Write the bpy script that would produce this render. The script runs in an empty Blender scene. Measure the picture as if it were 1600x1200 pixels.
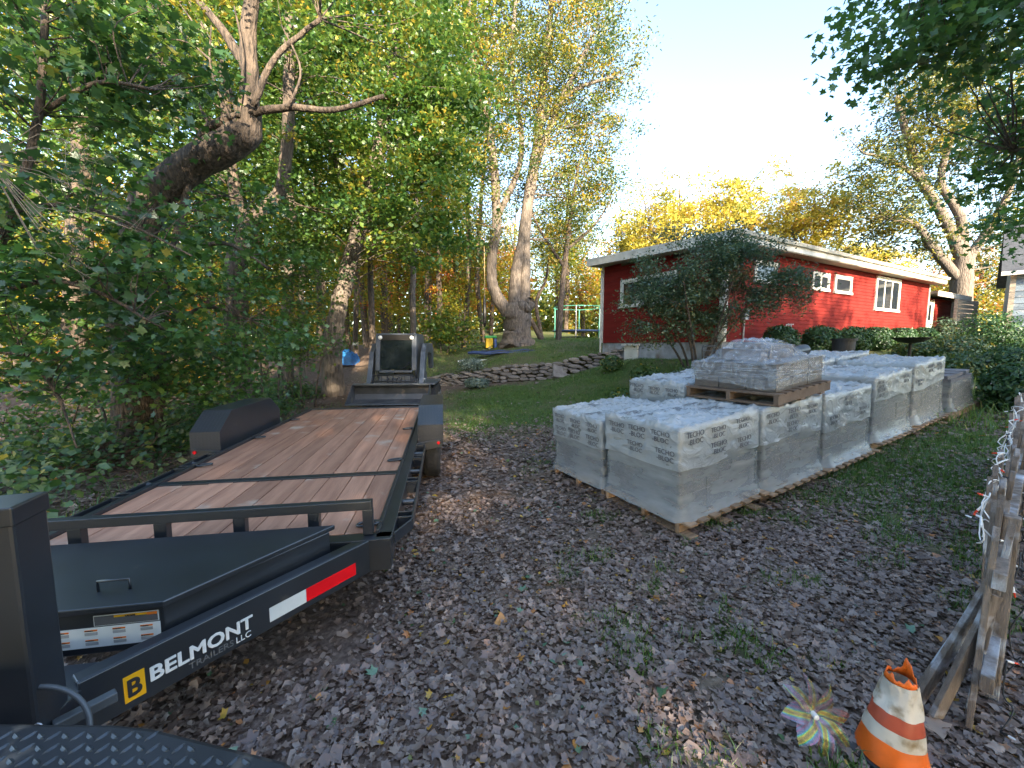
import bpy, math, random
import numpy as np
from mathutils import Vector, Matrix, noise

# ------------------------------------------------------------------ camera, sky, sun, exposure
SC = bpy.context.scene
COL = SC.collection
F, PITCH, CAMH = 625.0, math.atan(60 / 625.0), 1.75
cam = bpy.data.cameras.new('camera')
cam.sensor_width = 36.0
cam.lens = 36.0 * F / 1600.0
cam.clip_start, cam.clip_end = 0.05, 3000
camo = bpy.data.objects.new('camera', cam)
COL.objects.link(camo)
camo.location = (0, 0, CAMH)
camo.rotation_euler = (math.pi / 2 - PITCH, 0, 0)
SC.camera = camo

SUN_AZ, SUN_EL = math.radians(160.0), math.radians(21.0)
W = bpy.data.worlds.new('World')
SC.world = W
W.use_nodes = True
sky = W.node_tree.nodes.new('ShaderNodeTexSky')
sky.sky_type = 'NISHITA'
sky.sun_disc = False
sky.sun_elevation, sky.sun_rotation = SUN_EL, SUN_AZ
bg = W.node_tree.nodes['Background']
W.node_tree.links.new(sky.outputs[0], bg.inputs[0])
bg.inputs[1].default_value = 0.15
sl = bpy.data.lights.new('sun', 'SUN')
sl.energy, sl.angle, sl.color = 4.8, math.radians(0.55), (1.0, 0.84, 0.62)
so = bpy.data.objects.new('sun', sl)
COL.objects.link(so)
SUND = Vector((math.sin(SUN_AZ) * math.cos(SUN_EL), math.cos(SUN_AZ) * math.cos(SUN_EL), math.sin(SUN_EL)))
so.rotation_euler = SUND.to_track_quat('Z', 'Y').to_euler()
so.location = SUND * 60
SC.view_settings.view_transform = 'Standard'
SC.view_settings.look = 'None'
SC.view_settings.gamma = 1.0
SC.view_settings.exposure = 2.5
SC.render.engine = 'CYCLES'
SC.cycles.use_denoising = True
SC.cycles.max_bounces = 7
SC.cycles.diffuse_bounces = 3
SC.cycles.glossy_bounces = 3
SC.cycles.transmission_bounces = 5
SC.cycles.transparent_max_bounces = 10
SC.cycles.sample_clamp_indirect = 6.0

# ------------------------------------------------------------------ helpers
rng = np.random.default_rng(7)
random.seed(7)


def at(x, y, Y):
    """point that the photograph shows at pixel (x, y), standing Y metres ahead"""
    a, b = (x - 800) / F, -(y - 600) / F
    dy = math.cos(PITCH) + b * math.sin(PITCH)
    dz = -math.sin(PITCH) + b * math.cos(PITCH)
    t = Y / dy
    return Vector((a * t, Y, CAMH + dz * t))


def sstep(a, b, x):
    t = np.clip((x - a) / (b - a), 0, 1)
    return t * t * (3 - 2 * t)


# house frame, needed by the ground too
HC = (5.85, 11.2)
HR = Vector((0.876, 0.483, 0)).normalized()
HL = Vector((-HR.y, HR.x, 0))
HFLOOR = 1.86
# the pallet rows
R2 = Vector((0.88, 0.475, 0)).normalized()
N2 = Vector((-R2.y, R2.x, 0))


def wall_y(x):
    return 15.5 - 0.13 * (x + 2.7)


def wall_h(x):
    return np.interp(x, [-3.2, -1.6, 0.0, 2.4, 3.8], [0.28, 0.45, 0.62, 0.55, 0.42])


def ground(x, y):
    x = np.asarray(x, float)
    y = np.asarray(y, float)
    u = (x - 1.2) * 0.88 + (y - 3.5) * 0.475
    s = 0.085 * np.minimum(0.5 * (u + np.sqrt(u * u + 1.0)), 22)
    d = y - wall_y(x)
    inside = sstep(-4.2, -2.9, x)
    w = 0.12 + 4.5 * (1 - inside)
    fade = 1 - sstep(4.5, 7.5, x)
    left = sstep(-16, -6, x)
    ter = wall_h(x) * sstep(0.0, 1.0, (d + (1 - inside) * 1.5) / w) * fade * left
    ter = ter + 0.105 * np.clip(d, 0, 6.5) * fade * left
    hx, hy = x - HC[0], y - HC[1]
    t = hx * HR.x + hy * HR.y
    v = hx * HL.x + hy * HL.y
    du = np.maximum(np.maximum(-t, t - 15), 0)
    dv = np.maximum(np.maximum(-v, v - 2.5), 0)
    dd = np.sqrt(du * du + dv * dv)
    bank = 0.68 * np.exp(-(dd / 2.3) ** 2) * np.clip(1 - t / 13, 0, 1.15)
    far = (0.05 * np.clip(y - 9, 0, 12) + 0.03 * np.clip(y - 21, 0, 30)) * (1 - sstep(-5, -3, x))
    far = far + 0.02 * np.clip(y - 24, 0, 40) * sstep(-5, -3, x)
    wob = 0.03 * np.sin(x * 1.3 + 0.6 * y) * np.cos(y * 0.9 - 0.4 * x) + 0.015 * np.sin(3.1 * x) * np.sin(2.7 * y)
    return s + ter + bank + far + wob * sstep(1, 4, np.abs(y))


def gz(x, y):
    return float(ground(x, y))


def grassy(x, y):
    """0 = bare leaf litter, 1 = lawn"""
    x = np.asarray(x, float)
    y = np.asarray(y, float)
    n = np.sin(x * 2.3 + 1.1 * np.sin(y * 1.7)) * np.cos(y * 2.1 + np.sin(x * 1.3)) * 0.5 + 0.25 * np.sin(5.3 * x + 2 * y) * np.sin(4.7 * y - x)
    lawn = sstep(6.6, 8.6, y) * sstep(-2.2, -0.7, x + 0.12 * (y - 8)) * (1 - sstep(13.2, 14.6, y))
    upper = sstep(15.0, 15.8, y) * sstep(-7, -3, x) * 0.75
    right = sstep(1.6, 4.2, x + .2 * (y - 3)) * sstep(2.4, 4.4, y) * 0.85
    n2 = np.sin(5.1 * x + 1.9 * np.sin(3.3 * y)) * np.sin(4.3 * y + 1.7 * np.sin(2.9 * x)) + .45 * np.sin(11 * x + 7 * y) * np.sin(9 * y - 6 * x)
    near = 0.8 * sstep(-0.3, 1.0, x) * (0.08 + 0.92 * sstep(.15, .75, n2 + .5 * n))
    edge = 0.55 * sstep(-5.2, -4.2, x) * (1 - sstep(-3.8, -3.2, x)) * sstep(2, 4, y) * (1 - sstep(9, 11, y))
    v = np.maximum.reduce([lawn, upper, right, near, edge])
    return np.clip(v * (0.85 + 0.5 * n), 0, 1)


def dirty(x, y):
    x = np.asarray(x, float)
    y = np.asarray(y, float)
    a = np.exp(-(((x + 4.6) / 1.7) ** 2 + ((y - 10.5) / 2.6) ** 2))
    b = 0.8 * np.exp(-((y - 14.4) / 0.55) ** 2) * sstep(-4, -2, x) * (1 - sstep(2.2, 3.2, x))
    c = 0.55 * np.exp(-(((x + 0.25 - 0.02 * y) / 0.55) ** 2)) * (1 - sstep(5.5, 7, y))
    return np.clip(a + b + c, 0, 1)


# ---- materials
MATS = {}


def nodes(name):
    m = bpy.data.materials.new(name)
    m.use_nodes = True
    nt = m.node_tree
    return m, nt, nt.nodes, nt.links, nt.nodes['Principled BSDF']


def mat(name, col, rough=0.6, metal=0.0, var=0.25, scale=8.0, bump=0.0, bscale=40.0, spec=0.5, col2=None, stretch=(1, 1, 1), coat=0.0, detail=6.0, dirt=None, objvar=0.0, bdist=0.02):
    """solid with noise colour variation, fine bump and optional second tone"""
    if name in MATS:
        return MATS[name]
    m, nt, N, L, p = nodes(name)
    tc = N.new('ShaderNodeTexCoord')
    mp = N.new('ShaderNodeMapping')
    mp.inputs['Scale'].default_value = stretch
    src = tc.outputs['Object']
    if objvar:
        # look-alike pieces share a mesh: shift the grain from piece to piece
        oi0 = N.new('ShaderNodeObjectInfo')
        vm = N.new('ShaderNodeVectorMath')
        vm.operation = 'MULTIPLY_ADD'
        vm.inputs[1].default_value = (37.0, 91.0, 53.0)
        L.new(oi0.outputs['Random'], vm.inputs[0])
        L.new(src, vm.inputs[2])
        src = vm.outputs[0]
    L.new(src, mp.inputs[0])
    nz = N.new('ShaderNodeTexNoise')
    nz.inputs['Scale'].default_value = scale
    nz.inputs['Detail'].default_value = detail
    L.new(mp.outputs[0], nz.inputs['Vector'])
    cr = N.new('ShaderNodeValToRGB')
    c2 = col2 if col2 else tuple(c * (1 - var) for c in col)
    cr.color_ramp.elements[0].position = 0.32
    cr.color_ramp.elements[1].position = 0.68
    cr.color_ramp.elements[0].color = (*c2, 1)
    cr.color_ramp.elements[1].color = (*[min(1, c * (1 + (var * 0.6 if not col2 else 0))) for c in col], 1)
    L.new(nz.outputs['Fac'], cr.inputs[0])
    out = cr.outputs[0]
    if objvar:
        oi = N.new('ShaderNodeObjectInfo')
        hsv = N.new('ShaderNodeHueSaturation')
        mr = N.new('ShaderNodeMapRange')
        mr.inputs['To Min'].default_value = 1 - objvar
        mr.inputs['To Max'].default_value = 1 + objvar
        L.new(oi.outputs['Random'], mr.inputs['Value'])
        L.new(mr.outputs[0], hsv.inputs['Value'])
        L.new(out, hsv.inputs['Color'])
        out = hsv.outputs[0]
    if dirt:
        n2 = N.new('ShaderNodeTexNoise')
        n2.inputs['Scale'].default_value = dirt[1]
        n2.inputs['Detail'].default_value = 8
        L.new(src, n2.inputs['Vector'])
        mr = N.new('ShaderNodeMapRange')
        mr.inputs['From Min'].default_value = dirt[2]
        mr.inputs['From Max'].default_value = dirt[2] + 0.15
        L.new(n2.outputs['Fac'], mr.inputs['Value'])
        mx = N.new('ShaderNodeMixRGB')
        mx.inputs[2].default_value = (*dirt[0], 1)
        L.new(mr.outputs[0], mx.inputs[0])
        L.new(out, mx.inputs[1])
        out = mx.outputs[0]
    L.new(out, p.inputs['Base Color'])
    p.inputs['Roughness'].default_value = rough
    p.inputs['Metallic'].default_value = metal
    p.inputs['Specular IOR Level'].default_value = spec
    p.inputs['Coat Weight'].default_value = coat
    if bump:
        nb = N.new('ShaderNodeTexNoise')
        nb.inputs['Scale'].default_value = bscale
        nb.inputs['Detail'].default_value = 5
        L.new(mp.outputs[0], nb.inputs['Vector'])
        bp = N.new('ShaderNodeBump')
        bp.inputs['Strength'].default_value = bump
        bp.inputs['Distance'].default_value = bdist
        L.new(nb.outputs['Fac'], bp.inputs['Height'])
        L.new(bp.outputs[0], p.inputs['Normal'])
    MATS[name] = m
    return m


def leafmat(name, stops, trans=0.4, gloss=0.06, rough=0.45, objvar=0.15):
    """leaf: diffuse + translucent + a little sheen; colour by the per-leaf value 'lv'"""
    m = bpy.data.materials.new(name)
    m.use_nodes = True
    nt = m.node_tree
    N, L = nt.nodes, nt.links
    N.clear()
    out = N.new('ShaderNodeOutputMaterial')
    av = N.new('ShaderNodeAttribute')
    av.attribute_name = 'lv'
    cr = N.new('ShaderNodeValToRGB')
    els = cr.color_ramp.elements
    els[0].position, els[0].color = stops[0][0], (*stops[0][1], 1)
    els[1].position, els[1].color = stops[-1][0], (*stops[-1][1], 1)
    for pos, c in stops[1:-1]:
        e = els.new(pos)
        e.color = (*c, 1)
    L.new(av.outputs['Fac'], cr.inputs[0])
    oi = N.new('ShaderNodeObjectInfo')
    mr = N.new('ShaderNodeMapRange')
    mr.inputs['To Min'].default_value = 1 - objvar
    mr.inputs['To Max'].default_value = 1 + objvar
    L.new(oi.outputs['Random'], mr.inputs['Value'])
    hsv = N.new('ShaderNodeHueSaturation')
    L.new(mr.outputs[0], hsv.inputs['Value'])
    L.new(cr.outputs[0], hsv.inputs['Color'])
    di = N.new('ShaderNodeBsdfDiffuse')
    tr = N.new('ShaderNodeBsdfTranslucent')
    gl = N.new('ShaderNodeBsdfGlossy')
    gl.inputs['Roughness'].default_value = rough
    gl.inputs['Color'].default_value = (0.8, 0.85, 0.9, 1)
    L.new(hsv.outputs[0], di.inputs[0])
    h2 = N.new('ShaderNodeHueSaturation')
    h2.inputs['Hue'].default_value = 0.485
    h2.inputs['Value'].default_value = 1.25
    L.new(hsv.outputs[0], h2.inputs['Color'])
    L.new(h2.outputs[0], tr.inputs[0])
    m1 = N.new('ShaderNodeMixShader')
    m1.inputs[0].default_value = trans
    L.new(di.outputs[0], m1.inputs[1])
    L.new(tr.outputs[0], m1.inputs[2])
    m2 = N.new('ShaderNodeMixShader')
    m2.inputs[0].default_value = gloss
    L.new(m1.outputs[0], m2.inputs[1])
    L.new(gl.outputs[0], m2.inputs[2])
    L.new(m2.outputs[0], out.inputs[0])
    MATS[name] = m
    return m


# ---- mesh building
class MB:
    def __init__(s):
        s.v, s.f = [], []

    def add(s, vs, fs):
        b = len(s.v)
        s.v += [tuple(v) for v in vs]
        s.f += [tuple(i + b for i in f) for f in fs]
        return s

    def box(s, c, d, rot=None):
        """centre, full dimensions, optional Matrix rotation"""
        vs = []
        for z in (-.5, .5):
            for y in (-.5, .5):
                for x in (-.5, .5):
                    p = Vector((x * d[0], y * d[1], z * d[2]))
                    if rot:
                        p = rot @ p
                    vs.append(p + Vector(c))
        return s.add(vs, [(0, 2, 3, 1), (4, 5, 7, 6), (0, 1, 5, 4), (2, 6, 7, 3), (0, 4, 6, 2), (1, 3, 7, 5)])

    def bar(s, a, b, w, h, up=(0, 0, 1)):
        """rectangular bar from a to b, w across, h along up"""
        a, b = Vector(a), Vector(b)
        d = (b - a)
        L = d.length
        d.normalize()
        up = Vector(up)
        sx = d.cross(up).normalized()
        uz = sx.cross(d).normalized()
        R = Matrix((sx, d, uz)).transposed()
        return s.box((a + b) / 2, (w, L, h), R)

    def prism(s, poly, a, b):
        """poly: list of 3-D points (planar), extruded from +a to +b (vectors)"""
        n = len(poly)
        a, b = Vector(a), Vector(b)
        vs = [Vector(p) + a for p in poly] + [Vector(p) + b for p in poly]
        fs = [tuple(range(n - 1, -1, -1)), tuple(range(n, 2 * n))]
        fs += [(i, (i + 1) % n, n + (i + 1) % n, n + i) for i in range(n)]
        return s.add(vs, fs)

    def tube(s, pts, rad, n=8, cap=True, jit=0.0):
        pts = [Vector(p) for p in pts]
        m = len(pts)
        if not hasattr(rad, '__len__'):
            rad = [rad] * m
        vs, fs = [], []
        ref = None
        for i, p in enumerate(pts):
            d = (pts[min(i + 1, m - 1)] - pts[max(i - 1, 0)])
            d = d.normalized() if d.length > 1e-9 else Vector((0, 0, 1))
            if ref is None:
                ref = Vector((1, 0, 0)) if abs(d.x) < 0.8 else Vector((0, 1, 0))
            ax = (ref - d * ref.dot(d)).normalized()
            ref = ax
            ay = d.cross(ax)
            for k in range(n):
                t = 2 * math.pi * k / n
                r = rad[i] * (1 + (random.uniform(-jit, jit) if jit else 0))
                vs.append(p + ax * (r * math.cos(t)) + ay * (r * math.sin(t)))
        for i in range(m - 1):
            for k in range(n):
                fs.append((i * n + k, i * n + (k + 1) % n, (i + 1) * n + (k + 1) % n, (i + 1) * n + k))
        if cap:
            fs.append(tuple(range(n - 1, -1, -1)))
            fs.append(tuple(range((m - 1) * n, m * n)))
        return s.add(vs, fs)

    def lathe(s, prof, n=24, c=(0, 0, 0), axis='z'):
        vs, fs = [], []
        for r, z in prof:
            for k in range(n):
                t = 2 * math.pi * k / n
                p = (r * math.cos(t), r * math.sin(t), z)
                if axis == 'x':
                    p = (z, r * math.cos(t), r * math.sin(t))
                if axis == 'y':
                    p = (r * math.sin(t), z, r * math.cos(t))
                vs.append((p[0] + c[0], p[1] + c[1], p[2] + c[2]))
        for i in range(len(prof) - 1):
            for k in range(n):
                fs.append((i * n + k, i * n + (k + 1) % n, (i + 1) * n + (k + 1) % n, (i + 1) * n + k))
        fs.append(tuple(range(n - 1, -1, -1)))
        fs.append(tuple(range((len(prof) - 1) * n, len(prof) * n)))
        return s.add(vs, fs)

    def mesh(s, name):
        me = bpy.data.meshes.new(name)
        me.from_pydata(s.v, [], s.f)
        me.update()
        return me

    def build(s, name, m, parent=None, smooth=False, bevel=0.0, label=None, loc=None, rot=None):
        return obj(name, s.mesh(name), m, parent, smooth, bevel, label, loc, rot)


def obj(name, me, m, parent=None, smooth=False, bevel=0.0, label=None, loc=None, rot=None):
    if m is not None and not me.materials:
        me.materials.append(MATS[m] if isinstance(m, str) else m)
    o = bpy.data.objects.new(name, me)
    COL.objects.link(o)
    if parent:
        o.parent = parent
    if loc is not None:
        o.location = loc
    if rot is not None:
        o.rotation_euler = rot
    if smooth:
        me.polygons.foreach_set('use_smooth', [True] * len(me.polygons))
    if bevel:
        b = o.modifiers.new('bevel', 'BEVEL')
        b.width = bevel
        b.segments = 2
        b.limit_method = 'ANGLE'
    if label:
        o['label'] = label
    return o


def tag(o, label, cat, group=None):
    o['label'], o['category'] = label, cat
    if group:
        o['group'] = group
    return o


def thing(name, label, cat, loc=(0, 0, 0), rot=(0, 0, 0), group=None):
    o = bpy.data.objects.new(name, None)
    o.empty_display_size = 0.2
    COL.objects.link(o)
    o.location, o.rotation_euler = loc, rot
    return tag(o, label, cat, group)


def setting(o, kind='structure'):
    o['kind'] = kind
    return o


def copy_tree(o, parent=None, label=None):
    c = o.copy()
    COL.objects.link(c)
    c.parent = parent
    for ch in list(o.children):
        copy_tree(ch, c)
    if label:
        c['label'] = label
    return c


# lettering: every word is turned into a flat mesh once, unit cap height
TEXTS = {}
_t = []
for body in ('B', 'BELMONT', 'TRAILERS', 'LLC', 'CAUTION', 'WARNING', 'TECHO', '-BLOC'):
    cu = bpy.data.curves.new('lettering', 'FONT')
    cu.body, cu.size, cu.extrude, cu.resolution_u = body, 1.0, 0.004, 3
    cu.offset = 0.0
    o_ = bpy.data.objects.new('lettering', cu)
    COL.objects.link(o_)
    _t.append((body, o_))
_dg = bpy.context.evaluated_depsgraph_get()
for body, o_ in _t:
    me = bpy.data.meshes.new_from_object(o_.evaluated_get(_dg))
    co = np.empty(len(me.vertices) * 3, np.float32)
    me.vertices.foreach_get('co', co)
    co = co.reshape(-1, 3)
    lo_, hi_ = co.min(0), co.max(0)
    co -= np.array([lo_[0], 0, 0])
    co /= 0.70
    me.vertices.foreach_set('co', co.ravel())
    if body in ('B', 'BELMONT'):
        # heavier strokes: a few shifted layers of the same outline
        n_, fa_ = len(co), [tuple(p_.vertices) for p_ in me.polygons]
        V_, F_ = [], []
        for k_, (sx_, sy_) in enumerate(((0, 0), (.045, 0), (-.045, 0), (.022, .03), (-.022, -.03), (.03, -.03), (-.03, .03))):
            V_ += [(c_[0] + sx_ + .045, c_[1] + sy_, c_[2] + .002 * k_) for c_ in co]
            F_ += [tuple(i_ + k_ * n_ for i_ in f_) for f_ in fa_]
        me = bpy.data.meshes.new('lettering')
        me.from_pydata(V_, [], F_)
        me.update()
        co = np.array(V_)
    me.materials.clear()
    TEXTS[body] = (me, float(co[:, 0].max()))
    cu_ = o_.data
    bpy.data.objects.remove(o_)
    bpy.data.curves.remove(cu_)


def text(body, cap, m, parent, M, name='lettering', width=None, **kw):
    """flat lettering with capitals cap metres high, stretched to width metres when given"""
    me, w0 = TEXTS[body]
    key = body + m
    if key not in TEXTS:
        me2 = me.copy()
        me2.materials.append(MATS[m])
        TEXTS[key] = me2
    o = bpy.data.objects.new(name, TEXTS[key])
    COL.objects.link(o)
    o.parent = parent
    sx = cap if width is None else width / w0
    o.matrix_local = M @ Matrix.Diagonal((sx, cap, .2, 1))
    return o


def frame(origin, x, z):
    """matrix whose local x runs along x, local z (facing) along z"""
    x, z = Vector(x).normalized(), Vector(z).normalized()
    y = z.cross(x).normalized()
    x = y.cross(z)
    M = Matrix((x, y, z)).transposed().to_4x4()
    M.translation = Vector(origin)
    return M


def fast_mesh(name, V, Fa, lv=None):
    me = bpy.data.meshes.new(name)
    n, k = Fa.shape
    me.vertices.add(len(V))
    me.vertices.foreach_set('co', np.ascontiguousarray(V, np.float32).ravel())
    me.loops.add(n * k)
    me.loops.foreach_set('vertex_index', np.ascontiguousarray(Fa, np.int32).ravel())
    me.polygons.add(n)
    me.polygons.foreach_set('loop_start', np.arange(0, n * k, k, dtype=np.int32))
    me.polygons.foreach_set('loop_total', np.full(n, k, np.int32))
    if lv is not None:
        a = me.attributes.new('lv', 'FLOAT', 'FACE')
        a.data.foreach_set('value', np.ascontiguousarray(lv, np.float32))
    me.update(calc_edges=True)
    return me


# leaf templates: (verts, faces); x runs from stem to tip
def _maple():
    half = [(0, 1.0), (17, .60), (30, .62), (46, .92), (62, .50), (84, .50), (104, .70), (135, .34), (165, .30)]
    ang = [(a, r) for a, r in half] + [(180, .12)] + [(-a, r) for a, r in reversed(half[1:])]
    v = [(0, 0, 0.05)]
    for a, r in ang:
        t = math.radians(a)
        v.append((r * math.cos(t), r * math.sin(t), -0.16 * r * r + 0.10 * abs(math.sin(t)) * r))
    n = len(ang)
    return np.array(v), np.array([(0, 1 + i, 1 + (i + 1) % n) for i in range(n)])


def _maple_small():
    half = [(0, 1.0), (24, .52), (48, .88), (78, .45), (108, .62)]
    ang = half + [(180, .2)] + [(-a, r) for a, r in reversed(half[1:])]
    v = [(0, 0, 0.05)]
    for a, r in ang:
        t = math.radians(a)
        v.append((r * math.cos(t), r * math.sin(t), -0.16 * r * r + 0.12 * abs(math.sin(t)) * r))
    n = len(ang)
    return np.array(v), np.array([(0, 1 + i, 1 + (i + 1) % n) for i in range(n)])


MAPLE = _maple()
MAPLES = _maple_small()
OVAL = (np.array([(-1, 0, 0), (-.1, .5, .12), (1, 0, -.05), (-.1, -.5, .12)], float), np.array([(0, 2, 1), (0, 3, 2)]))
BLOB = (np.array([(-.9, 0, 0), (-.2, .75, .15), (.55, .5, .0), (1, 0, -.1), (.3, -.7, .1)], float), np.array([(0, 3, 2), (0, 2, 1), (0, 4, 3)]))
CURL = (MAPLES[0] * np.array([1, 1, 1]) + np.c_[np.zeros(len(MAPLES[0])), np.zeros(len(MAPLES[0])), 0.45 * MAPLES[0][:, 1] ** 2 + 0.15 * MAPLES[0][:, 0] ** 2], MAPLES[1])


def leaves(P, Nrm, size, tpl, r, lv, up=None):
    """vertices, faces and per-face values for leaves at P"""
    n = len(P)
    Nrm = Nrm / np.linalg.norm(Nrm, axis=1, keepdims=True)
    t = r.normal(size=(n, 3)) if up is None else up + 0.5 * r.normal(size=(n, 3))
    t -= Nrm * (t * Nrm).sum(1, keepdims=True)
    t /= np.linalg.norm(t, axis=1, keepdims=True) + 1e-9
    b = np.cross(Nrm, t)
    tv, tf = tpl
    S = np.broadcast_to(np.asarray(size, float), (n,))[:, None, None]
    asp = r.uniform(.75, 1.1, (n, 1, 1))
    V = P[:, None, :] + S * (tv[None, :, :1] * t[:, None, :] + asp * tv[None, :, 1:2] * b[:, None, :] + tv[None, :, 2:] * Nrm[:, None, :])
    Fa = tf[None] + (np.arange(n) * len(tv))[:, None, None]
    return V.reshape(-1, 3), Fa.reshape(-1, 3), np.repeat(lv, len(tf))


def merge(parts):
    V, Fa, A, o = [], [], [], 0
    for v, f, a in parts:
        V.append(v)
        Fa.append(f + o)
        A.append(a)
        o += len(v)
    return np.concatenate(V), np.concatenate(Fa), np.concatenate(A)


def curve_pts(pts, per=5):
    """Catmull-Rom through (x, y, z, r) points"""
    P = np.array([pts[0]] + list(pts) + [pts[-1]], float)
    out = []
    for i in range(1, len(P) - 2):
        for k in range(per):
            t = k / per
            p0, p1, p2, p3 = P[i - 1], P[i], P[i + 1], P[i + 2]
            out.append(0.5 * ((2 * p1) + (-p0 + p2) * t + (2 * p0 - 5 * p1 + 4 * p2 - p3) * t * t + (-p0 + 3 * p1 - 3 * p2 + p3) * t ** 3))
    out.append(P[-2])
    return np.array(out)


def crown_clusters(crowns, r, gap=0.0):
    cs = []
    for (cx, cy, cz, rx, ry, rz, n) in crowns:
        d = r.normal(size=(n * 2, 3))
        d /= np.linalg.norm(d, axis=1, keepdims=True)
        rad = r.uniform(0.08, 1, n * 2) ** 0.45
        p = d * rad[:, None]
        # uneven outline: the shell swells and shrinks
        sw = 1 + 0.22 * np.sin(3.1 * d[:, 0] + 2.0 * d[:, 2] + cx) * np.cos(2.7 * d[:, 1] - cz) + 0.12 * np.sin(7 * d[:, 2] + 5 * d[:, 0] + cy)
        p = p * sw[:, None]
        q = p * np.array([rx, ry, rz]) + np.array([cx, cy, cz])
        if gap:
            k = np.sin(q[:, 0] * 1.7 + np.sin(q[:, 2] * 1.1)) * np.sin(q[:, 1] * 1.5 + 1) * np.sin(q[:, 2] * 1.9 + np.sin(q[:, 0] * .8))
            q = q[k > -1 + gap]
        cs.append(q[:n])
    return np.concatenate(cs)


def tree(name, label, cat, base, paths, crowns, leafm, bark, per=40, crad=0.5, lsize=0.07, tpl=OVAL, flat=0.5, seed=1, group=None, limb=0.35, gap=0.35, sides=9, lvbase=0.5, lvvar=0.22, droop=0.0, limbr=0.03, zmin=None, single=0):
    """a tree from world-space trunk paths [(x,y,z,r)...] and crown ellipsoids (cx,cy,cz,rx,ry,rz,clusters)"""
    r = np.random.default_rng(seed)
    random.seed(seed)
    T = thing(name, label, cat, base, group=group)
    B = np.array(base, float)
    mb = MB()
    allp = []
    for k, pth in enumerate(paths):
        c = curve_pts(pth, 6)
        c[:, :3] += r.normal(size=(len(c), 3)) * np.minimum(c[:, 3:4] * 0.07, .015)
        mb.tube(c[:, :3] - B, c[:, 3], sides, jit=0.045)
        allp.append(c)
    mb.build('trunk', bark, T, smooth=True)
    sk = np.concatenate(allp)
    if crowns:
        C = crown_clusters(crowns, r, gap)
        if zmin is not None:
            C = C[C[:, 2] > zmin]
        lb = MB()
        pick = r.random(len(C)) < limb
        for c in C[pick]:
            d = np.linalg.norm(sk[:, :3] - c, axis=1) + 0.9 * np.maximum(0, sk[:, 2] - c[2] + 0.3)
            s = sk[d.argmin()]
            m = (s[:3] + c) / 2 + r.normal(size=3) * 0.12 * np.linalg.norm(c - s[:3]) + np.array([0, 0, 0.12 * np.linalg.norm(c - s[:3])])
            L = np.linalg.norm(c - s[:3])
            r0 = min(s[3] * 0.6, limbr * (0.5 + 0.35 * L))
            q = curve_pts([(*s[:3], r0), (*m, r0 * 0.6), (*c, 0.004)], 4)
            lb.tube(q[:, :3] - B, q[:, 3], 5, cap=False, jit=.1)
        if lb.v:
            setting(lb.build('limbs', bark, T, smooth=True), 'stuff')
        n = len(C)
        cnt = np.maximum(3, r.poisson(per, n))
        idx = np.repeat(np.arange(n), cnt)
        cr = crad * r.uniform(0.6, 1.35, n)
        off = r.normal(size=(len(idx), 3)) * 0.55
        P = C[idx] + off * cr[idx][:, None] * np.array([1, 1, flat])
        P[:, 2] -= droop * (off[:, 0] ** 2 + off[:, 1] ** 2) * cr[idx]
        Nn = r.normal(size=P.shape) * 0.55 + np.array([0, 0, 0.8])
        cl = r.normal(size=n) * lvvar * 0.7
        lv = np.clip(lvbase + cl[idx] + r.normal(size=len(idx)) * lvvar * 0.6, 0.0, 1.0)
        if single:
            # the leaves nearest the yard can be told apart: each is an object of its own
            near = np.argsort(P[:, 1] + .15 * np.abs(P[:, 2] - 1.75) + .2 * r.normal(size=len(P)))[:single]
            near = near[np.abs(P[near, 0]) < P[near, 1] * 1.33]
            lm_ = [fast_mesh('leaf', MAPLE[0], MAPLE[1], np.full(len(MAPLE[1]), v_)) for v_ in (.25, .4, .55, .7)]
            for i_ in near:
                o = obj('leaf', lm_[int(r.integers(0, 4))], leafm, T)
                o.location = P[i_] - B
                q_ = Vector(Nn[i_]).to_track_quat('Z', 'X').to_euler()
                o.rotation_euler = (q_.x, q_.y, r.uniform(0, 6.28))
                s_ = lsize * r.uniform(.8, 1.25)
                o.scale = (s_, s_, s_)
            keep = np.ones(len(P), bool)
            keep[near] = False
            P, Nn, lv = P[keep], Nn[keep], lv[keep]
        V, Fa, A = leaves(P - B, Nn, lsize * r.uniform(.65, 1.25, len(P)), tpl, r, lv)
        setting(obj('crown', fast_mesh('crown', V, Fa, A), leafm, T), 'stuff')
    return T

# ------------------------------------------------------------------ materials
mat('bark', (.15, .112, .085), .9, var=.5, scale=7, bump=1.0, bscale=9, stretch=(3, 3, .7), col2=(.035, .028, .023), bdist=.07)
mat('bark_pale', (.20, .165, .135), .9, var=.4, scale=6, bump=1.0, bscale=8, stretch=(3, 3, .6), col2=(.085, .068, .055), bdist=.08)
mat('paint_black', (.016, .020, .026), .34, var=.3, scale=3, spec=.9, dirt=((.10, .085, .07), 6, .72))
mat('paint_black_dusty', (.02, .021, .024), .5, var=.4, scale=5, dirt=((.16, .13, .10), 9, .60))
mat('steel_grey', (.10, .11, .12), .45, metal=.3, var=.3)
mat('bright_steel', (.45, .46, .48), .35, metal=.9, var=.2)
mat('rubber', (.018, .018, .019), .8, var=.3, scale=20, bump=.3)
mat('wood_deck', (.46, .235, .145), .6, var=.3, scale=2.2, stretch=(7, .7, 1), bump=.25, bscale=18, col2=(.30, .140, .085), dirt=((.46, .36, .28), 3.2, .60), objvar=.22)
mat('wood_pallet', (.33, .21, .12), .8, var=.35, scale=4, stretch=(1, 8, 1), bump=.3, objvar=.2)
mat('wood_pallet_dark', (.15, .105, .075), .85, var=.35, scale=4, stretch=(1, 8, 1), bump=.3, objvar=.2)
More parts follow.
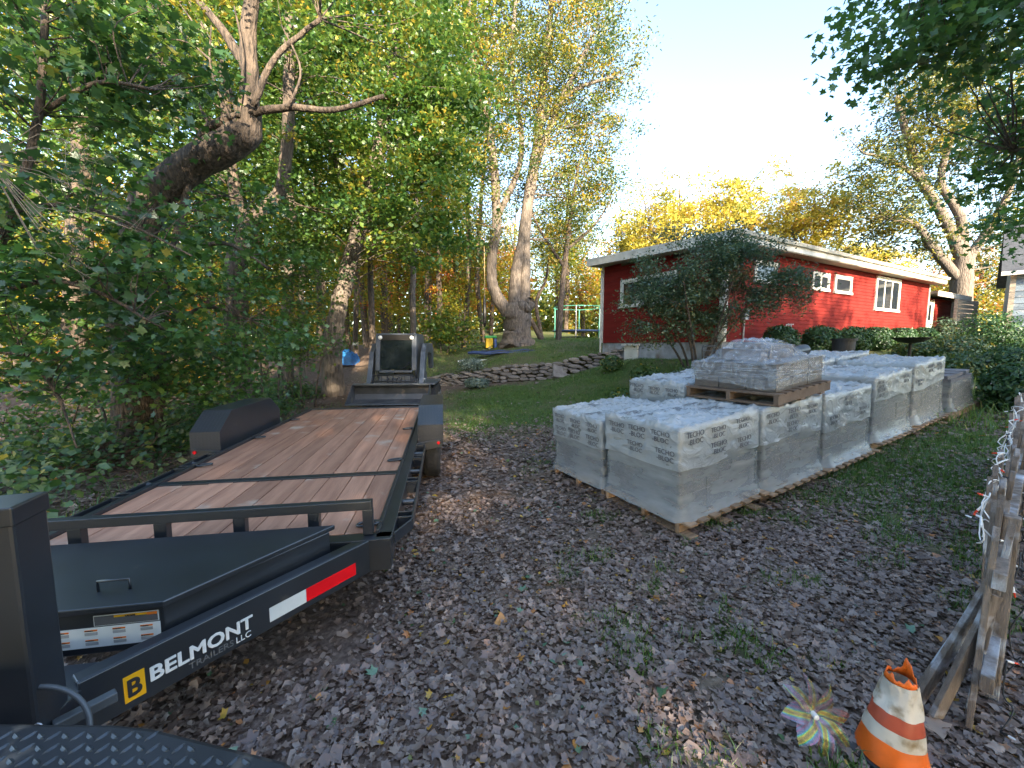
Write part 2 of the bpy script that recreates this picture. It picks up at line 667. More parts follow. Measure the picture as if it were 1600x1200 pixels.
mat('block_brown', (.125, .112, .10), .9, var=.25, scale=9, bump=.5, bscale=90, objvar=.12)
mat('block_grey', (.17, .165, .17), .9, var=.25, scale=9, bump=.5, bscale=90, objvar=.12)
mat('siding_red', (.165, .014, .010), .85, spec=.2, var=.22, scale=2.5, stretch=(.5, .5, 3), bump=.1)
mat('trim_white', (.62, .59, .52), .6, var=.15, scale=3, dirt=((.40, .37, .30), 2.5, .62))
mat('soffit', (.45, .40, .33), .8, var=.2)
mat('foundation', (.33, .34, .36), .9, var=.3, scale=3, bump=.3, dirt=((.20, .16, .13), 1.6, .52))
mat('roofing', (.10, .095, .09), .95, var=.4, scale=20, bump=.4)
mat('brick', (.27, .085, .055), .9, var=.35, scale=10, bump=.4, objvar=.2)
mat('glass_dark', (.012, .016, .02), .06, var=.3, spec=.8)
mat('curtain', (.55, .56, .55), .9, var=.2)
mat('stone', (.27, .235, .205), .9, var=.4, scale=5, bump=.7, bscale=22, objvar=.3, col2=(.15, .13, .115), dirt=((.10, .10, .06), 4, .62))
mat('soil', (.10, .065, .045), .95, var=.4, bump=.6)
mat('plastic_black', (.012, .012, .014), .35, var=.3)
mat('pot_black', (.02, .02, .022), .6, var=.3)
mat('white_plastic', (.75, .75, .74), .4, var=.08)
mat('grey_plastic', (.35, .36, .37), .5, var=.15)
mat('tarp_blue', (.03, .17, .46), .4, var=.3, scale=6)
mat('toy_yellow', (.75, .48, .02), .4, var=.12)
mat('toy_green', (.03, .34, .08), .4, var=.12)
mat('toy_blue', (.04, .10, .35), .4, var=.12)
mat('mesh_blue', (.03, .06, .17), .6, var=.2)
mat('net_green', (.10, .42, .30), .5, var=.15)
mat('paint_red', (.62, .02, .02), .35, var=.1)
mat('reflector_red', (.72, .006, .012), .22, var=.1)
mat('reflector_white', (.62, .66, .66), .22, var=.08)
mat('decal_white', (.72, .74, .74), .4, var=.06)
mat('decal_grey', (.13, .135, .14), .5, var=.06)
mat('decal_yellow', (.82, .42, .01), .35, var=.06)
mat('decal_orange', (.80, .20, .02), .4, var=.06)
mat('ink', (.02, .02, .025), .6, var=.1)
mat('ink_grey', (.10, .10, .11), .6, var=.1)
mat('cone_orange', (.80, .14, .01), .5, var=.2, scale=7)
mat('cone_white', (.60, .53, .43), .5, var=.2, scale=6, dirt=((.24, .17, .09), 9, .52))
mat('cone_band', (.42, .075, .035), .5, var=.25, scale=7)
mat('fence_wood', (.23, .185, .15), .9, var=.45, scale=6, stretch=(6, 6, 1), bump=.6, col2=(.11, .088, .072), dirt=((.46, .49, .54), 6, .50), objvar=.15)
mat('fence_grey', (.40, .34, .27), .9, var=.35, scale=4, stretch=(1, 1, 6), bump=.3, objvar=.15)
mat('cable_black', (.012, .012, .013), .5)
mat('cable_white', (.70, .70, .70), .5)
mat('bulb_red', (.70, .05, .02), .2)
mat('siding_blue', (.20, .26, .32), .7, var=.3, scale=2, stretch=(.5, .5, 3), dirt=((.34, .36, .38), 3, .55), objvar=.1)
mat('slate', (.06, .065, .075), .8, var=.3)
mat('flower_red', (.65, .02, .05), .6, var=.3)
mat('straw', (.42, .30, .16), .9, var=.3)
mat('twig', (.12, .07, .045), .9, var=.4)
mat('twig_pale', (.30, .24, .18), .9, var=.4)
mat('iron_black', (.015, .015, .016), .55, var=.3)

G1 = [(0, (.030, .085, .020)), (.35, (.050, .140, .026)), (.6, (.080, .190, .028)), (.8, (.16, .24, .03)), (1, (.38, .32, .03))]
leafmat('leaf_maple', G1, .45, .07)
leafmat('leaf_mid', [(0, (.035, .095, .020)), (.35, (.065, .155, .024)), (.6, (.13, .215, .028)), (.8, (.27, .27, .03)), (1, (.48, .32, .03))], .5, .05)
leafmat('leaf_glow', [(0, (.05, .10, .012)), (.3, (.12, .18, .018)), (.55, (.27, .27, .02)), (.78, (.44, .30, .02)), (.9, (.50, .22, .025)), (1, (.48, .11, .03))], .5, .04)
leafmat('leaf_big', [(0, (.022, .055, .022)), (.35, (.055, .105, .028)), (.6, (.14, .17, .025)), (.8, (.34, .28, .025)), (1, (.46, .26, .03))], .4, .06)
leafmat('leaf_yellow', [(0, (.14, .17, .03)), (.3, (.30, .30, .04)), (.6, (.50, .43, .06)), (.85, (.60, .47, .07)), (1, (.58, .32, .08))], .4, .04)
leafmat('leaf_right', [(0, (.020, .045, .018)), (.4, (.05, .085, .022)), (.7, (.16, .17, .025)), (1, (.42, .32, .035))], .4, .06)
leafmat('leaf_shrub', [(0, (.035, .075, .035)), (.5, (.075, .13, .060)), (.8, (.13, .17, .06)), (1, (.24, .15, .06))], .35, .06)
leafmat('leaf_box', [(0, (.018, .055, .014)), (.5, (.035, .095, .020)), (1, (.07, .14, .025))], .25, .05)
leafmat('leaf_weed', [(0, (.025, .07, .015)), (.5, (.06, .13, .022)), (.8, (.14, .18, .03)), (1, (.42, .32, .03))], .35, .06)
leafmat('leaf_grey', [(0, (.06, .10, .07)), (.5, (.13, .18, .13)), (1, (.22, .25, .17))], .25, .08)
leafmat('leaf_dead', [(0, (.095, .060, .045)), (.3, (.170, .114, .085)), (.6, (.255, .182, .138)), (.82, (.35, .268, .210)), (.90, (.42, .16, .035)), (.95, (.48, .30, .03)), (.97, (.06, .13, .04)), (1, (.13, .23, .14))], .2, .07, .45, 0)
leafmat('leaf_flat', [(0, (.05, .033, .026)), (.5, (.12, .085, .065)), (1, (.20, .15, .12))], .1, .05, .5, 0)
leafmat('blade', [(0, (.035, .085, .012)), (.5, (.070, .165, .020)), (.85, (.14, .22, .03)), (1, (.32, .28, .10))], .35, .06, .4, 0)
leafmat('leaf_dry', [(0, (.16, .10, .06)), (1, (.34, .27, .19))], .3, .05)

# ------------------------------------------------------------------ ground
def axis(lo, hi, c0, c1, fine, coarse_n):
    mid = np.arange(c0, c1 + 1e-6, fine)
    a = c0 - (np.geomspace(1, 1 + (c0 - lo), coarse_n) - 1)[1:][::-1]
    b = c1 + (np.geomspace(1, 1 + (hi - c1), coarse_n) - 1)[1:]
    return np.concatenate([a, mid, b])


gx = axis(-600, 600, -10, 14, .16, 26)
gy = axis(-300, 900, .6, 24, .16, 26)
X, Y = np.meshgrid(gx, gy)
Zg = ground(X, Y) + 0.012 * rng.normal(size=X.shape) * ((Y > 0) & (Y < 20))
V = np.stack([X, Y, Zg], -1).reshape(-1, 3)
nx, ny = len(gx), len(gy)
ii = (np.arange(ny - 1)[:, None] * nx + np.arange(nx - 1)[None]).ravel()
Fq = np.stack([ii, ii + 1, ii + nx + 1, ii + nx], 1)
gm = fast_mesh('ground', V, Fq)
for nm, fn in (('grass', grassy), ('dirt', dirty)):
    a = gm.attributes.new(nm, 'FLOAT', 'POINT')
    a.data.foreach_set('value', fn(X, Y).ravel().astype(np.float32))
gm.polygons.foreach_set('use_smooth', [True] * len(gm.polygons))

m, nt, N, L, p = nodes('ground')
tc = N.new('ShaderNodeTexCoord')


def ramp_noise(scale, stops, detail=8, rough=.65):
    n_ = N.new('ShaderNodeTexNoise')
    n_.inputs['Scale'].default_value = scale
    n_.inputs['Detail'].default_value = detail
    n_.inputs['Roughness'].default_value = rough
    L.new(tc.outputs['Object'], n_.inputs['Vector'])
    c_ = N.new('ShaderNodeValToRGB')
    e = c_.color_ramp.elements
    e[0].position, e[0].color = stops[0][0], (*stops[0][1], 1)
    e[1].position, e[1].color = stops[-1][0], (*stops[-1][1], 1)
    for q, c in stops[1:-1]:
        k = e.new(q)
        k.color = (*c, 1)
    L.new(n_.outputs['Fac'], c_.inputs[0])
    return c_.outputs[0], n_


def mixc(f, a, b):
    k = N.new('ShaderNodeMixRGB')
    L.new(f, k.inputs[0])
    L.new(a, k.inputs[1])
    L.new(b, k.inputs[2])
    return k.outputs[0]


def attr(nm):
    k = N.new('ShaderNodeAttribute')
    k.attribute_name = nm
    return k.outputs['Fac']


def power(f, g_):
    k = N.new('ShaderNodeMath')
    k.operation = 'POWER'
    L.new(f, k.inputs[0])
    k.inputs[1].default_value = g_
    return k.outputs[0]


lit, nl = ramp_noise(24, [(.30, (.075, .052, .042)), (.5, (.15, .106, .082)), (.62, (.22, .162, .128)), (.75, (.28, .215, .175))])
grs, ng = ramp_noise(14, [(.32, (.045, .060, .016)), (.52, (.065, .105, .020)), (.7, (.13, .145, .035))])
drt, nd = ramp_noise(7, [(.35, (.080, .052, .038)), (.6, (.15, .105, .078)), (.75, (.22, .16, .12))])
L.new(mixc(attr('dirt'), mixc(power(attr('grass'), .8), lit, grs), drt), p.inputs['Base Color'])
p.inputs['Roughness'].default_value = .95
p.inputs['Specular IOR Level'].default_value = .2
bp = N.new('ShaderNodeBump')
bp.inputs['Strength'].default_value = .8
bp.inputs['Distance'].default_value = .03
L.new(nl.outputs['Fac'], bp.inputs['Height'])
L.new(bp.outputs[0], p.inputs['Normal'])
MATS['ground'] = m
GROUND = setting(obj('ground', gm, m))


def scatter(n, x0, x1, y0, y1, dens, r):
    """points in the picture's field, thinned by dens(x,y)"""
    x = r.uniform(x0, x1, n)
    y = r.uniform(y0, y1, n)
    k = (r.random(n) < dens(x, y)) & (np.abs(x) < y * 1.33 + 1.5)
    return x[k], y[k]


def ground_pts(x, y, lift=0.0):
    return np.stack([x, y, ground(x, y) + lift], 1)


def ground_nrm(x, y, r, tilt):
    e = .1
    nx_ = -(ground(x + e, y) - ground(x - e, y)) / (2 * e)
    ny_ = -(ground(x, y + e) - ground(x, y - e)) / (2 * e)
    return np.stack([nx_, ny_, np.ones_like(nx_)], 1) + r.normal(size=(len(x), 3)) * tilt * np.array([1, 1, .3])


def litter_d(x, y):
    forest = (x < -3.2)
    tr = (x + .17 * (y - 2.25) > -3.0) & (x + .17 * (y - 2.25) < -.85) & (y > 2) & (y < 9)
    v = (1 - .72 * sstep(.45, .95, grassy(x, y))) * (1 - .5 * dirty(x, y)) * np.where(forest, .55, 1.0)
    v = v * np.where(tr, .25, 1.0)
    far = sstep(6.5, 9.5, y) * (x > -2)
    return v * (1 - .86 * far)


r = np.random.default_rng(3)
parts = []
for (n, y0, y1, tpl, s0, lift) in ((42000, 1.15, 3.4, CURL, .023, .010), (72000, 1.15, 4.4, BLOB, .020, .008), (78000, 4.2, 9, BLOB, .029, .010), (16000, 9, 16, BLOB, .038, .012)):
    xx = y1 * 1.33 + 1.2
    x, y = scatter(n, -xx, xx, y0, y1, litter_d, r)
    s = s0 * r.lognormal(0, .34, len(x))
    lv = np.clip(r.beta(2.2, 2.4, len(x)) * .88, 0, 1)
    sp = r.random(len(x))
    lv = np.where(sp > .972, r.uniform(.86, .96, len(x)), lv)
    lv = np.where(sp > .992, r.uniform(.965, 1, len(x)), lv)
    P = ground_pts(x, y, lift) + np.stack([0 * x, 0 * x, r.uniform(0, .02, len(x))], 1)
    parts.append(leaves(P, ground_nrm(x, y, r, .30), s, tpl, r, lv))
V, Fa, A = merge(parts)
tag(setting(obj('leaf_litter', fast_mesh('leaf_litter', V, Fa, A), 'leaf_dead'), 'stuff'), 'brown dry maple leaves carpeting the shaded driveway and yard', 'leaf litter')

# the large leaves lying nearest, one by one
r = np.random.default_rng(12)
protos = []
for k in range(14):
    lvv = [.35, .5, .62, .7, .45, .8, .55, .3, .9, .945, .985, 1.0, .66, .76][k]
    tv, tf = MAPLE
    tv = tv.copy()
    a, b = r.uniform(-.5, .7), r.uniform(-.4, .6)
    tv[:, 2] += a * tv[:, 1] ** 2 + b * tv[:, 0] * np.abs(tv[:, 0]) * .4 + r.normal(size=len(tv)) * .05
    protos.append(fast_mesh('fallen_leaf', tv, tf, np.full(len(tf), lvv)))
wts = np.array([10, 10, 10, 9, 10, 9, 10, 10, 2.2, 1.4, 2.0, 2.0, 9, 9])
x, y = scatter(1100, -1.2, 4.2, 1.3, 4.0, lambda x, y: (x > -.9) * np.clip(1.6 / y, 0, 1), r)
for k in range(min(300, len(x))):
    o = obj('fallen_leaf', protos[r.choice(14, p=wts / wts.sum())], 'leaf_dead', GROUND)
    s = r.uniform(.030, .056)
    o.location = (x[k], y[k], gz(x[k], y[k]) + .03)
    o.rotation_euler = (r.normal() * .3, r.normal() * .3, r.uniform(0, 6.28))
    o.scale = (s, s, s)


# grass: blades
def blades(n, x0, x1, y0, y1, dens, h0, h1, w, r, base=.45):
    x, y = scatter(n, x0, x1, y0, y1, dens, r)
    n = len(x)
    P = ground_pts(x, y)
    h = r.uniform(h0, h1, n)
    a = r.uniform(0, 6.283, n)
    ww = w * r.uniform(.7, 1.3, n)
    lean = r.normal(size=(n, 2)) * .45
    d = np.stack([np.cos(a), np.sin(a), 0 * a], 1) * ww[:, None]
    mid = P + np.stack([lean[:, 0] * h * .35, lean[:, 1] * h * .35, h * .6], 1)
    tip = P + np.stack([lean[:, 0] * h, lean[:, 1] * h, h * r.uniform(.75, 1, n)], 1)
    V = np.stack([P - d, P + d, mid + d * .7, mid - d * .7, tip], 1).reshape(-1, 3)
    b = (np.arange(n) * 5)[:, None, None]
    Fa = (np.array([(0, 1, 2), (0, 2, 3), (3, 2, 4)])[None] + b).reshape(-1, 3)
    lv = np.clip(base + .2 * r.normal(size=n), 0, 1)
    return V, Fa, np.repeat(lv, 3)


r = np.random.default_rng(5)
gp = [blades(130000, -2, 6.5, 1.2, 5.5, lambda x, y: np.clip(grassy(x, y) - .15, 0, 1) * sstep(.12, .4, grassy(x, y)), .04, .105, .0027, r),
      blades(85000, -3, 9, 5, 14.5, lambda x, y: grassy(x, y), .035, .08, .004, r, .5),
      blades(32000, -6, 6, 15.2, 25, lambda x, y: grassy(x, y), .04, .09, .007, r, .55),
      blades(30000, -6.2, -3.2, 2.2, 11, lambda x, y: .6 * grassy(x, y) + .08, .05, .16, .004, r, .55),
      blades(16000, 6.5, 14, 5.5, 12, lambda x, y: .5 + 0 * x, .12, .35, .006, r, .6)]
V, Fa, A = merge(gp)
tag(setting(obj('grass', fast_mesh('grass', V, Fa, A), 'blade'), 'stuff'), 'short green grass growing over the lawn and between fallen leaves', 'grass')

# ------------------------------------------------------------------ trees
def pxpath(pts, D=None):
    out = []
    for q in pts:
        x, y, rp = q[0], q[1], q[2]
        d = q[3] if len(q) > 3 else D
        p_ = at(x, y, d)
        out.append((p_.x, p_.y, p_.z, rp * d / F))
    return out


def pxcrown(x, y, d, rx, ry, rd, n):
    """crown ellipsoid centred on the pixel, radii in pixels (x, y) and metres (depth)"""
    p_ = at(x, y, d)
    return (p_.x, p_.y, p_.z, rx * d / F, rd, ry * d / F, n)


def rooted(path):
    """start the trunk a little under the ground"""
    x, y, z, r_ = path[0]
    return [(x, y, gz(x, y) - .15, r_ * 1.25)] + path


def T(name, label, path, more, crowns, lm, bark='bark', group=None, **kw):
    pth = rooted(path)
    b = (pth[0][0], pth[0][1], gz(pth[0][0], pth[0][1]))
    return tree(name, label, 'tree', b, [pth] + more, crowns, MATS[lm], bark, group=group, **kw)


# the big leaning trunk over the left of the trailer
T('leaning_tree', 'thick leaning maple trunk with a broken elbow and bare twigs over the trailer',
  pxpath([(205, 560, 26), (203, 440, 24), (232, 320, 23), (305, 255, 23), (378, 212, 22), (392, 150, 12), (388, 60, 11), (400, -60, 8), (420, -200, 5)], 6.6),
  [pxpath([(300, 250, 7), (320, 205, 6), (372, 182, 6), (450, 168, 5), (520, 172, 4), (600, 150, 3)], 6.5),
   pxpath([(392, 120, 8), (350, 50, 6), (300, -10, 4)], 6.7),
   pxpath([(396, 165, 5), (430, 90, 4), (500, 30, 3)], 6.4),
   pxpath([(372, 182, 3), (350, 120, 2), (300, 70, 1.2), (255, 60, .8)], 6.4),
   pxpath([(372, 182, 3), (380, 90, 2), (366, 10, 1)], 6.4),
   pxpath([(330, 200, 2.5), (290, 130, 1.6), (240, 90, .8)], 6.4),
   pxpath([(450, 168, 2.2), (470, 110, 1.5), (440, 40, .8)], 6.4),
   pxpath([(360, 186, 2.5), (330, 110, 1.6), (330, 40, .8)], 6.3)],
  [pxcrown(360, -90, 6.8, 260, 150, 2.2, 70), pxcrown(560, 30, 7.2, 130, 90, 1.4, 34)], 'leaf_mid', per=42, crad=.42, lsize=.062, tpl=MAPLES, flat=.4, seed=11, lvbase=.55, limb=.3, limbr=.015)

# near maple at the wood's edge: low sprays of large leaves
e = T('edge_maple', 'young maple with low sprays of large green leaves beside the trailer jack post',
      pxpath([(-60, 640, 8), (-40, 480, 7), (20, 330, 6), (60, 180, 5), (70, 20, 4)], 4.7),
      [pxpath([(-40, 480, 5), (60, 440, 4), (150, 455, 3), (230, 500, 2)], 4.6),
       pxpath([(-50, 540, 4), (40, 560, 3), (90, 620, 2), (120, 700, 1.2)], 4.5),
       pxpath([(20, 330, 4), (110, 320, 3), (200, 350, 2), (300, 400, 1.3)], 4.8),
       pxpath([(60, 180, 4), (150, 130, 3), (240, 140, 2)], 4.8)],
      [pxcrown(60, 120, 4.8, 190, 150, 1.1, 72), pxcrown(210, 90, 5.4, 120, 120, .9, 34), pxcrown(130, 330, 4.8, 170, 80, .9, 40), pxcrown(110, 455, 4.7, 160, 70, .8, 46),
       pxcrown(60, 560, 4.5, 110, 60, .6, 22), pxcrown(230, 500, 5.0, 70, 50, .6, 16)],
      'leaf_maple', per=26, crad=.40, lsize=.078, tpl=MAPLE, flat=.32, seed=21, lvbase=.42, droop=.25, limb=.7, limbr=.012, gap=.3, single=150)

T('edge_maple', 'young maple drooping over the left fender, sprays of blue-green leaves',
  pxpath([(250, 640, 7), (255, 520, 6), (270, 400, 5), (300, 260, 4)], 6.6),
  [pxpath([(255, 520, 4), (320, 480, 3), (390, 500, 2)], 6.5), pxpath([(270, 400, 4), (350, 380, 3), (420, 420, 2)], 6.6)],
  [pxcrown(280, 440, 6.4, 150, 80, 1.0, 52), pxcrown(390, 520, 6.8, 110, 60, .9, 34), pxcrown(240, 560, 5.9, 120, 60, .7, 34), pxcrown(330, 590, 6.4, 110, 50, .7, 30),
   pxcrown(330, 330, 7.4, 150, 70, 1.0, 40)],
  'leaf_maple', per=34, crad=.38, lsize=.066, tpl=MAPLE, flat=.35, seed=22, lvbase=.40, droop=.25, limb=.6, limbr=.012)

T('wood_tree', 'dark straight trunk with a side fork in the woods behind the left fender',
  pxpath([(372, 570, 17), (368, 460, 15), (372, 400, 15), (392, 350, 12), (440, 290, 9), (452, 150, 8), (450, 0, 6)], 9.2),
  [pxpath([(385, 365, 9), (360, 260, 8), (350, 100, 6)], 9.3)],
  [pxcrown(430, 150, 9.5, 170, 130, 1.8, 90), pxcrown(300, 200, 9.8, 160, 150, 1.8, 80), pxcrown(440, 440, 9.4, 100, 55, 1.2, 30), pxcrown(470, -60, 9.8, 240, 120, 2, 70), pxcrown(440, 330, 9.8, 130, 70, 1.3, 42)],
  'leaf_mid', per=70, crad=.48, lsize=.068, tpl=MAPLES, flat=.4, seed=23, lvbase=.40, limb=.4, limbr=.012)

T('wood_tree', 'slanting pale trunk rising through the woods above the blue tarp',
  pxpath([(520, 560, 15), (527, 490, 13), (545, 420, 12), (566, 340, 11), (590, 240, 10), (612, 100, 8), (630, -60, 6)], 12.5),
  [pxpath([(560, 360, 6), (530, 270, 5), (500, 160, 3)], 12.4)],
  [pxcrown(600, 220, 12.2, 110, 110, 1.8, 75), pxcrown(660, 330, 11.4, 95, 90, 1.6, 66), pxcrown(640, 90, 12.5, 130, 130, 2.0, 90), pxcrown(520, 330, 13, 90, 80, 1.6, 40), pxcrown(690, 190, 12, 70, 120, 1.6, 50)],
  'leaf_mid', 'bark_pale', per=74, crad=.55, lsize=.072, tpl=BLOB, flat=.45, seed=24, lvbase=.42, limb=.35, limbr=.012)

# high canopy that closes the top left
T('canopy_maple', 'tall maple whose yellow-green canopy closes over the leaning trunk',
  pxpath([(120, 580, 16), (118, 420, 14), (130, 200, 12), (150, -40, 9), (170, -260, 6)], 10.5),
  [pxpath([(130, 200, 7), (200, 80, 5), (280, -40, 4)], 10.4)],
  [pxcrown(150, 60, 10.5, 220, 180, 2.2, 120), pxcrown(220, 320, 10.8, 190, 110, 1.8, 70), pxcrown(60, 480, 10.6, 120, 90, 1.4, 44), pxcrown(480, -40, 11, 220, 90, 2, 70)],
  'leaf_mid', per=66, crad=.55, lsize=.078, tpl=BLOB, flat=.4, seed=25, lvbase=.50, limb=.35, limbr=.012)

# the big multi-stemmed tree on the upper lawn
DB = 20.5
T('big_maple', 'huge old multi-stemmed maple with grey trunk standing on the upper lawn',
  pxpath([(808, 534, 25), (808, 515, 21), (808, 492, 22), (806, 470, 15)], DB),
  [pxpath([(800, 495, 12), (775, 460, 9), (768, 420, 8), (776, 340, 7), (768, 230, 6), (745, 120, 4.5), (730, 0, 3.5), (725, -90, 2)], DB),
   pxpath([(806, 480, 12), (806, 430, 9), (815, 385, 8), (826, 300, 7), (842, 200, 6), (850, 120, 5), (862, 0, 4), (866, -120, 2.5)], DB),
   pxpath([(816, 490, 11), (821, 430, 8), (822, 360, 7), (838, 260, 5), (880, 150, 4), (925, 60, 3)], DB),
   pxpath([(776, 340, 5), (815, 240, 4), (800, 100, 3), (810, -40, 2)], DB),
   pxpath([(845, 190, 4), (900, 140, 3), (960, 120, 2)], DB),
   pxpath([(816, 480, 10), (826, 478, 9), (829, 470, 8)], DB - .4)],
  [pxcrown(850, 60, DB, 130, 120, 3.2, 170), pxcrown(760, 120, DB, 120, 150, 3.2, 150), pxcrown(920, 130, DB + .5, 75, 110, 2.6, 80), pxcrown(915, 250, DB + 1, 60, 70, 2.2, 44),
   pxcrown(830, 250, DB, 70, 60, 2.6, 36), pxcrown(720, 300, DB, 75, 120, 2.6, 70), pxcrown(820, -90, DB, 170, 120, 3.4, 120), pxcrown(880, 330, DB + 2, 80, 60, 1.8, 40)],
  'leaf_big', 'bark_pale', per=112, crad=.75, lsize=.078, flat=.55, seed=31, lvbase=.50, lvvar=.26, limb=.32, gap=.42, limbr=.018, sides=14)

T('lawn_tree', 'slim young tree on the upper lawn between the big trunk and the trampoline',
  pxpath([(872, 536, 5), (877, 470, 4.5), (884, 400, 4), (893, 330, 3), (905, 250, 2)], 21.5),
  [pxpath([(884, 420, 3), (850, 370, 2), (830, 330, 1.2)], 21.5), pxpath([(886, 390, 2.5), (930, 350, 1.5), (955, 310, 1)], 21.5)],
  [pxcrown(905, 330, 21.5, 55, 60, 1.8, 42), pxcrown(950, 290, 22, 40, 50, 1.4, 24), pxcrown(860, 380, 21.5, 35, 30, 1.2, 14)],
  'leaf_big', per=42, crad=.65, lsize=.085, seed=32, lvbase=.62, limb=.5, limbr=.012)
T('lawn_tree', 'thin crooked sapling leaning away from the foot of the big maple',
  pxpath([(848, 534, 3.5), (842, 505, 3), (838, 470, 2.8), (852, 440, 2.2), (858, 400, 1.5)], 23), [pxpath([(846, 532, 4), (834, 508, 3.5), (824, 490, 3)], 22.5)],
  [pxcrown(862, 400, 23, 35, 40, 1.3, 16)], 'leaf_big', per=40, crad=.6, lsize=.085, seed=33, lvbase=.6, limb=.5, limbr=.01)

# ---- slender trees of the wood, near enough to tell one from another
woodG = 'slender trees of the wood'
specs = [(448, 556, 12, 455, 9, .40), (582, 545, 17, 575, 5, .62), (602, 548, 19, 598, 6, .66), (645, 536, 18, 650, 5, .55), (690, 535, 24, 688, 5, .6), (725, 533, 25, 730, 4.5, .6),
         (470, 552, 16, 478, 5, .55), (412, 556, 15, 405, 6, .6), (330, 560, 14, 322, 6, .5), (255, 562, 13, 262, 6, .5), (75, 566, 12, 60, 7, .5), (150, 562, 16, 140, 5, .6), (10, 566, 15, -5, 6, .6),
         (555, 548, 22, 560, 4, .66), (666, 536, 27, 672, 4, .62), (500, 550, 20, 492, 5, .6), (755, 533, 29, 752, 4, .6)]
for k, (x, y, D, xt, rp, lvb) in enumerate(specs):
    rr = np.random.default_rng(300 + k)
    pth = pxpath([(x, y, rp), ((x + xt) / 2 + rr.normal() * 3, y - 100, rp * .9), (xt, y - 220, rp * .75), (xt + rr.normal() * 14, y - 400, rp * .5), (xt + rr.normal() * 20, y - 560, rp * .25)], D)
    s = D / 18.
    cr = [pxcrown(xt + rr.normal() * 12, 60 + rr.normal() * 40, D, 75 / s ** .5, 130, 2.0, 60), pxcrown(xt + rr.normal() * 20, 250 + rr.normal() * 30, D, 70 / s ** .5, 90, 1.9, 40), pxcrown(xt + rr.normal() * 20, 400 + rr.normal() * 30, D, 50 / s ** .5, 45, 1.6, 18)]
    T('wood_tree', 'slender ' + ('dark-barked' if k % 3 else 'pale-barked') + (' yellow-leaved' if lvb > .58 else ' green-leaved') + ' tree with a bare lower trunk in the wood', pth, [], cr, 'leaf_glow' if lvb > .58 else 'leaf_mid', 'bark' if k % 3 else 'bark_pale', woodG,
      per=84, crad=.7, lsize=.086, flat=.5, seed=400 + k, lvbase=lvb - .08, limb=.3, gap=.4, limbr=.012, sides=7)

# ---- trees behind: a few kinds, copied with their own turn and size
def proto_tree(lm, seed, h, rad, z0, n, lvb, label, group, bark='bark', lsize=.12):
    rr = np.random.default_rng(seed)
    pth = [(0, 0, -.2, .22), (rr.normal() * .2, rr.normal() * .2, h * .3, .18), (rr.normal() * .5, rr.normal() * .5, h * .6, .12), (rr.normal() * .6, rr.normal() * .6, h * .92, .04)]
    zc = (z0 + h) / 2
    cr = [(0, 0, zc, rad, rad, (h - z0) / 2, n), (rad * .5, .3, z0 + (h - z0) * .35, rad * .7, rad * .7, (h - z0) * .26, n // 3), (-rad * .45, -.4, z0 + (h - z0) * .55, rad * .7, rad * .7, (h - z0) * .26, n // 3)]
    return tree('background_tree', label, 'tree', (0, 0, 0), [pth], cr, MATS[lm], bark, per=36, crad=.9, lsize=lsize, flat=.55, seed=seed, group=group, limb=.2, gap=.45, lvbase=lvb, lvvar=.25, sides=7)


gl = ('sunlit yellow-green tree standing deep in the woods', 'sunlit trees deep in the wood')
pA = proto_tree('leaf_glow', 51, 13, 3.2, 1.6, 120, .50, *gl)
pB = proto_tree('leaf_glow', 52, 15, 3.4, 3.0, 120, .36, *gl)
pC = proto_tree('leaf_glow', 53, 10, 2.8, .8, 110, .66, *gl)
protos = [pA, pB, pC]
rr = np.random.default_rng(77)
spots = []
for (D, x0, x1, n) in ((27, -20, 250, 5), (30, 300, 760, 8), (37, -60, 900, 13), (47, -60, 960, 14), (60, -60, 980, 15), (50, 990, 1330, 5), (44, 1440, 1640, 4)):
    for k in range(n):
        spots.append((x0 + (x1 - x0) * (k + .5 + rr.uniform(-.35, .35)) / n, D * rr.uniform(.94, 1.06)))
for k, (x, D) in enumerate(spots):
    ki = k if k < 3 else int(rr.integers(0, 3))
    o = protos[k] if k < 3 else copy_tree(protos[ki])
    o['label'] = ['broad yellow-green tree', 'tall greener tree', 'short amber-leaved tree'][ki] + (' standing sunlit deep in the wood' if x < 985 else ' standing far behind the red house')
    o['group'] = 'sunlit trees deep in the wood' if x < 985 else 'trees far behind the house'
    X_ = (x - 800) / F * D
    o.location = (X_, D, gz(X_, D) - .05)
    o.rotation_euler = (0, 0, rr.uniform(0, 6.28))
    s = rr.uniform(.85, 1.15) * (1 + max(0, D - 40) / 70)
    o.scale = (s, s, s)

# understorey behind the left hand leaves: warm sunlit glow put into orange leaf colour
for k, (x, y, D, lb) in enumerate([(150, 500, 15, .8), (330, 500, 17, .86), (40, 560, 13, .74), (250, 590, 12.5, .8), (480, 500, 19, .7), (430, 480, 22, .82), (700, 470, 33, .75)]):
    b = at(x, 560, D)
    bz = gz(b.x, D)
    c = pxcrown(x, y, D, 70, 55, 1.6, 34)
    tree('understorey_tree', 'low understorey tree, sunlit glow put into its amber leaf colour', 'tree', (b.x, D, bz), [[(b.x, D, bz - .1, .06), (b.x + .1, D, bz + 1.2, .04), (c[0], c[1], c[2], .02)]], [c], MATS['leaf_glow'], 'bark', per=38, crad=.5, lsize=.085, seed=500 + k, group='amber understorey', lvbase=lb - .1, lvvar=.2, limb=.4, limbr=.012)

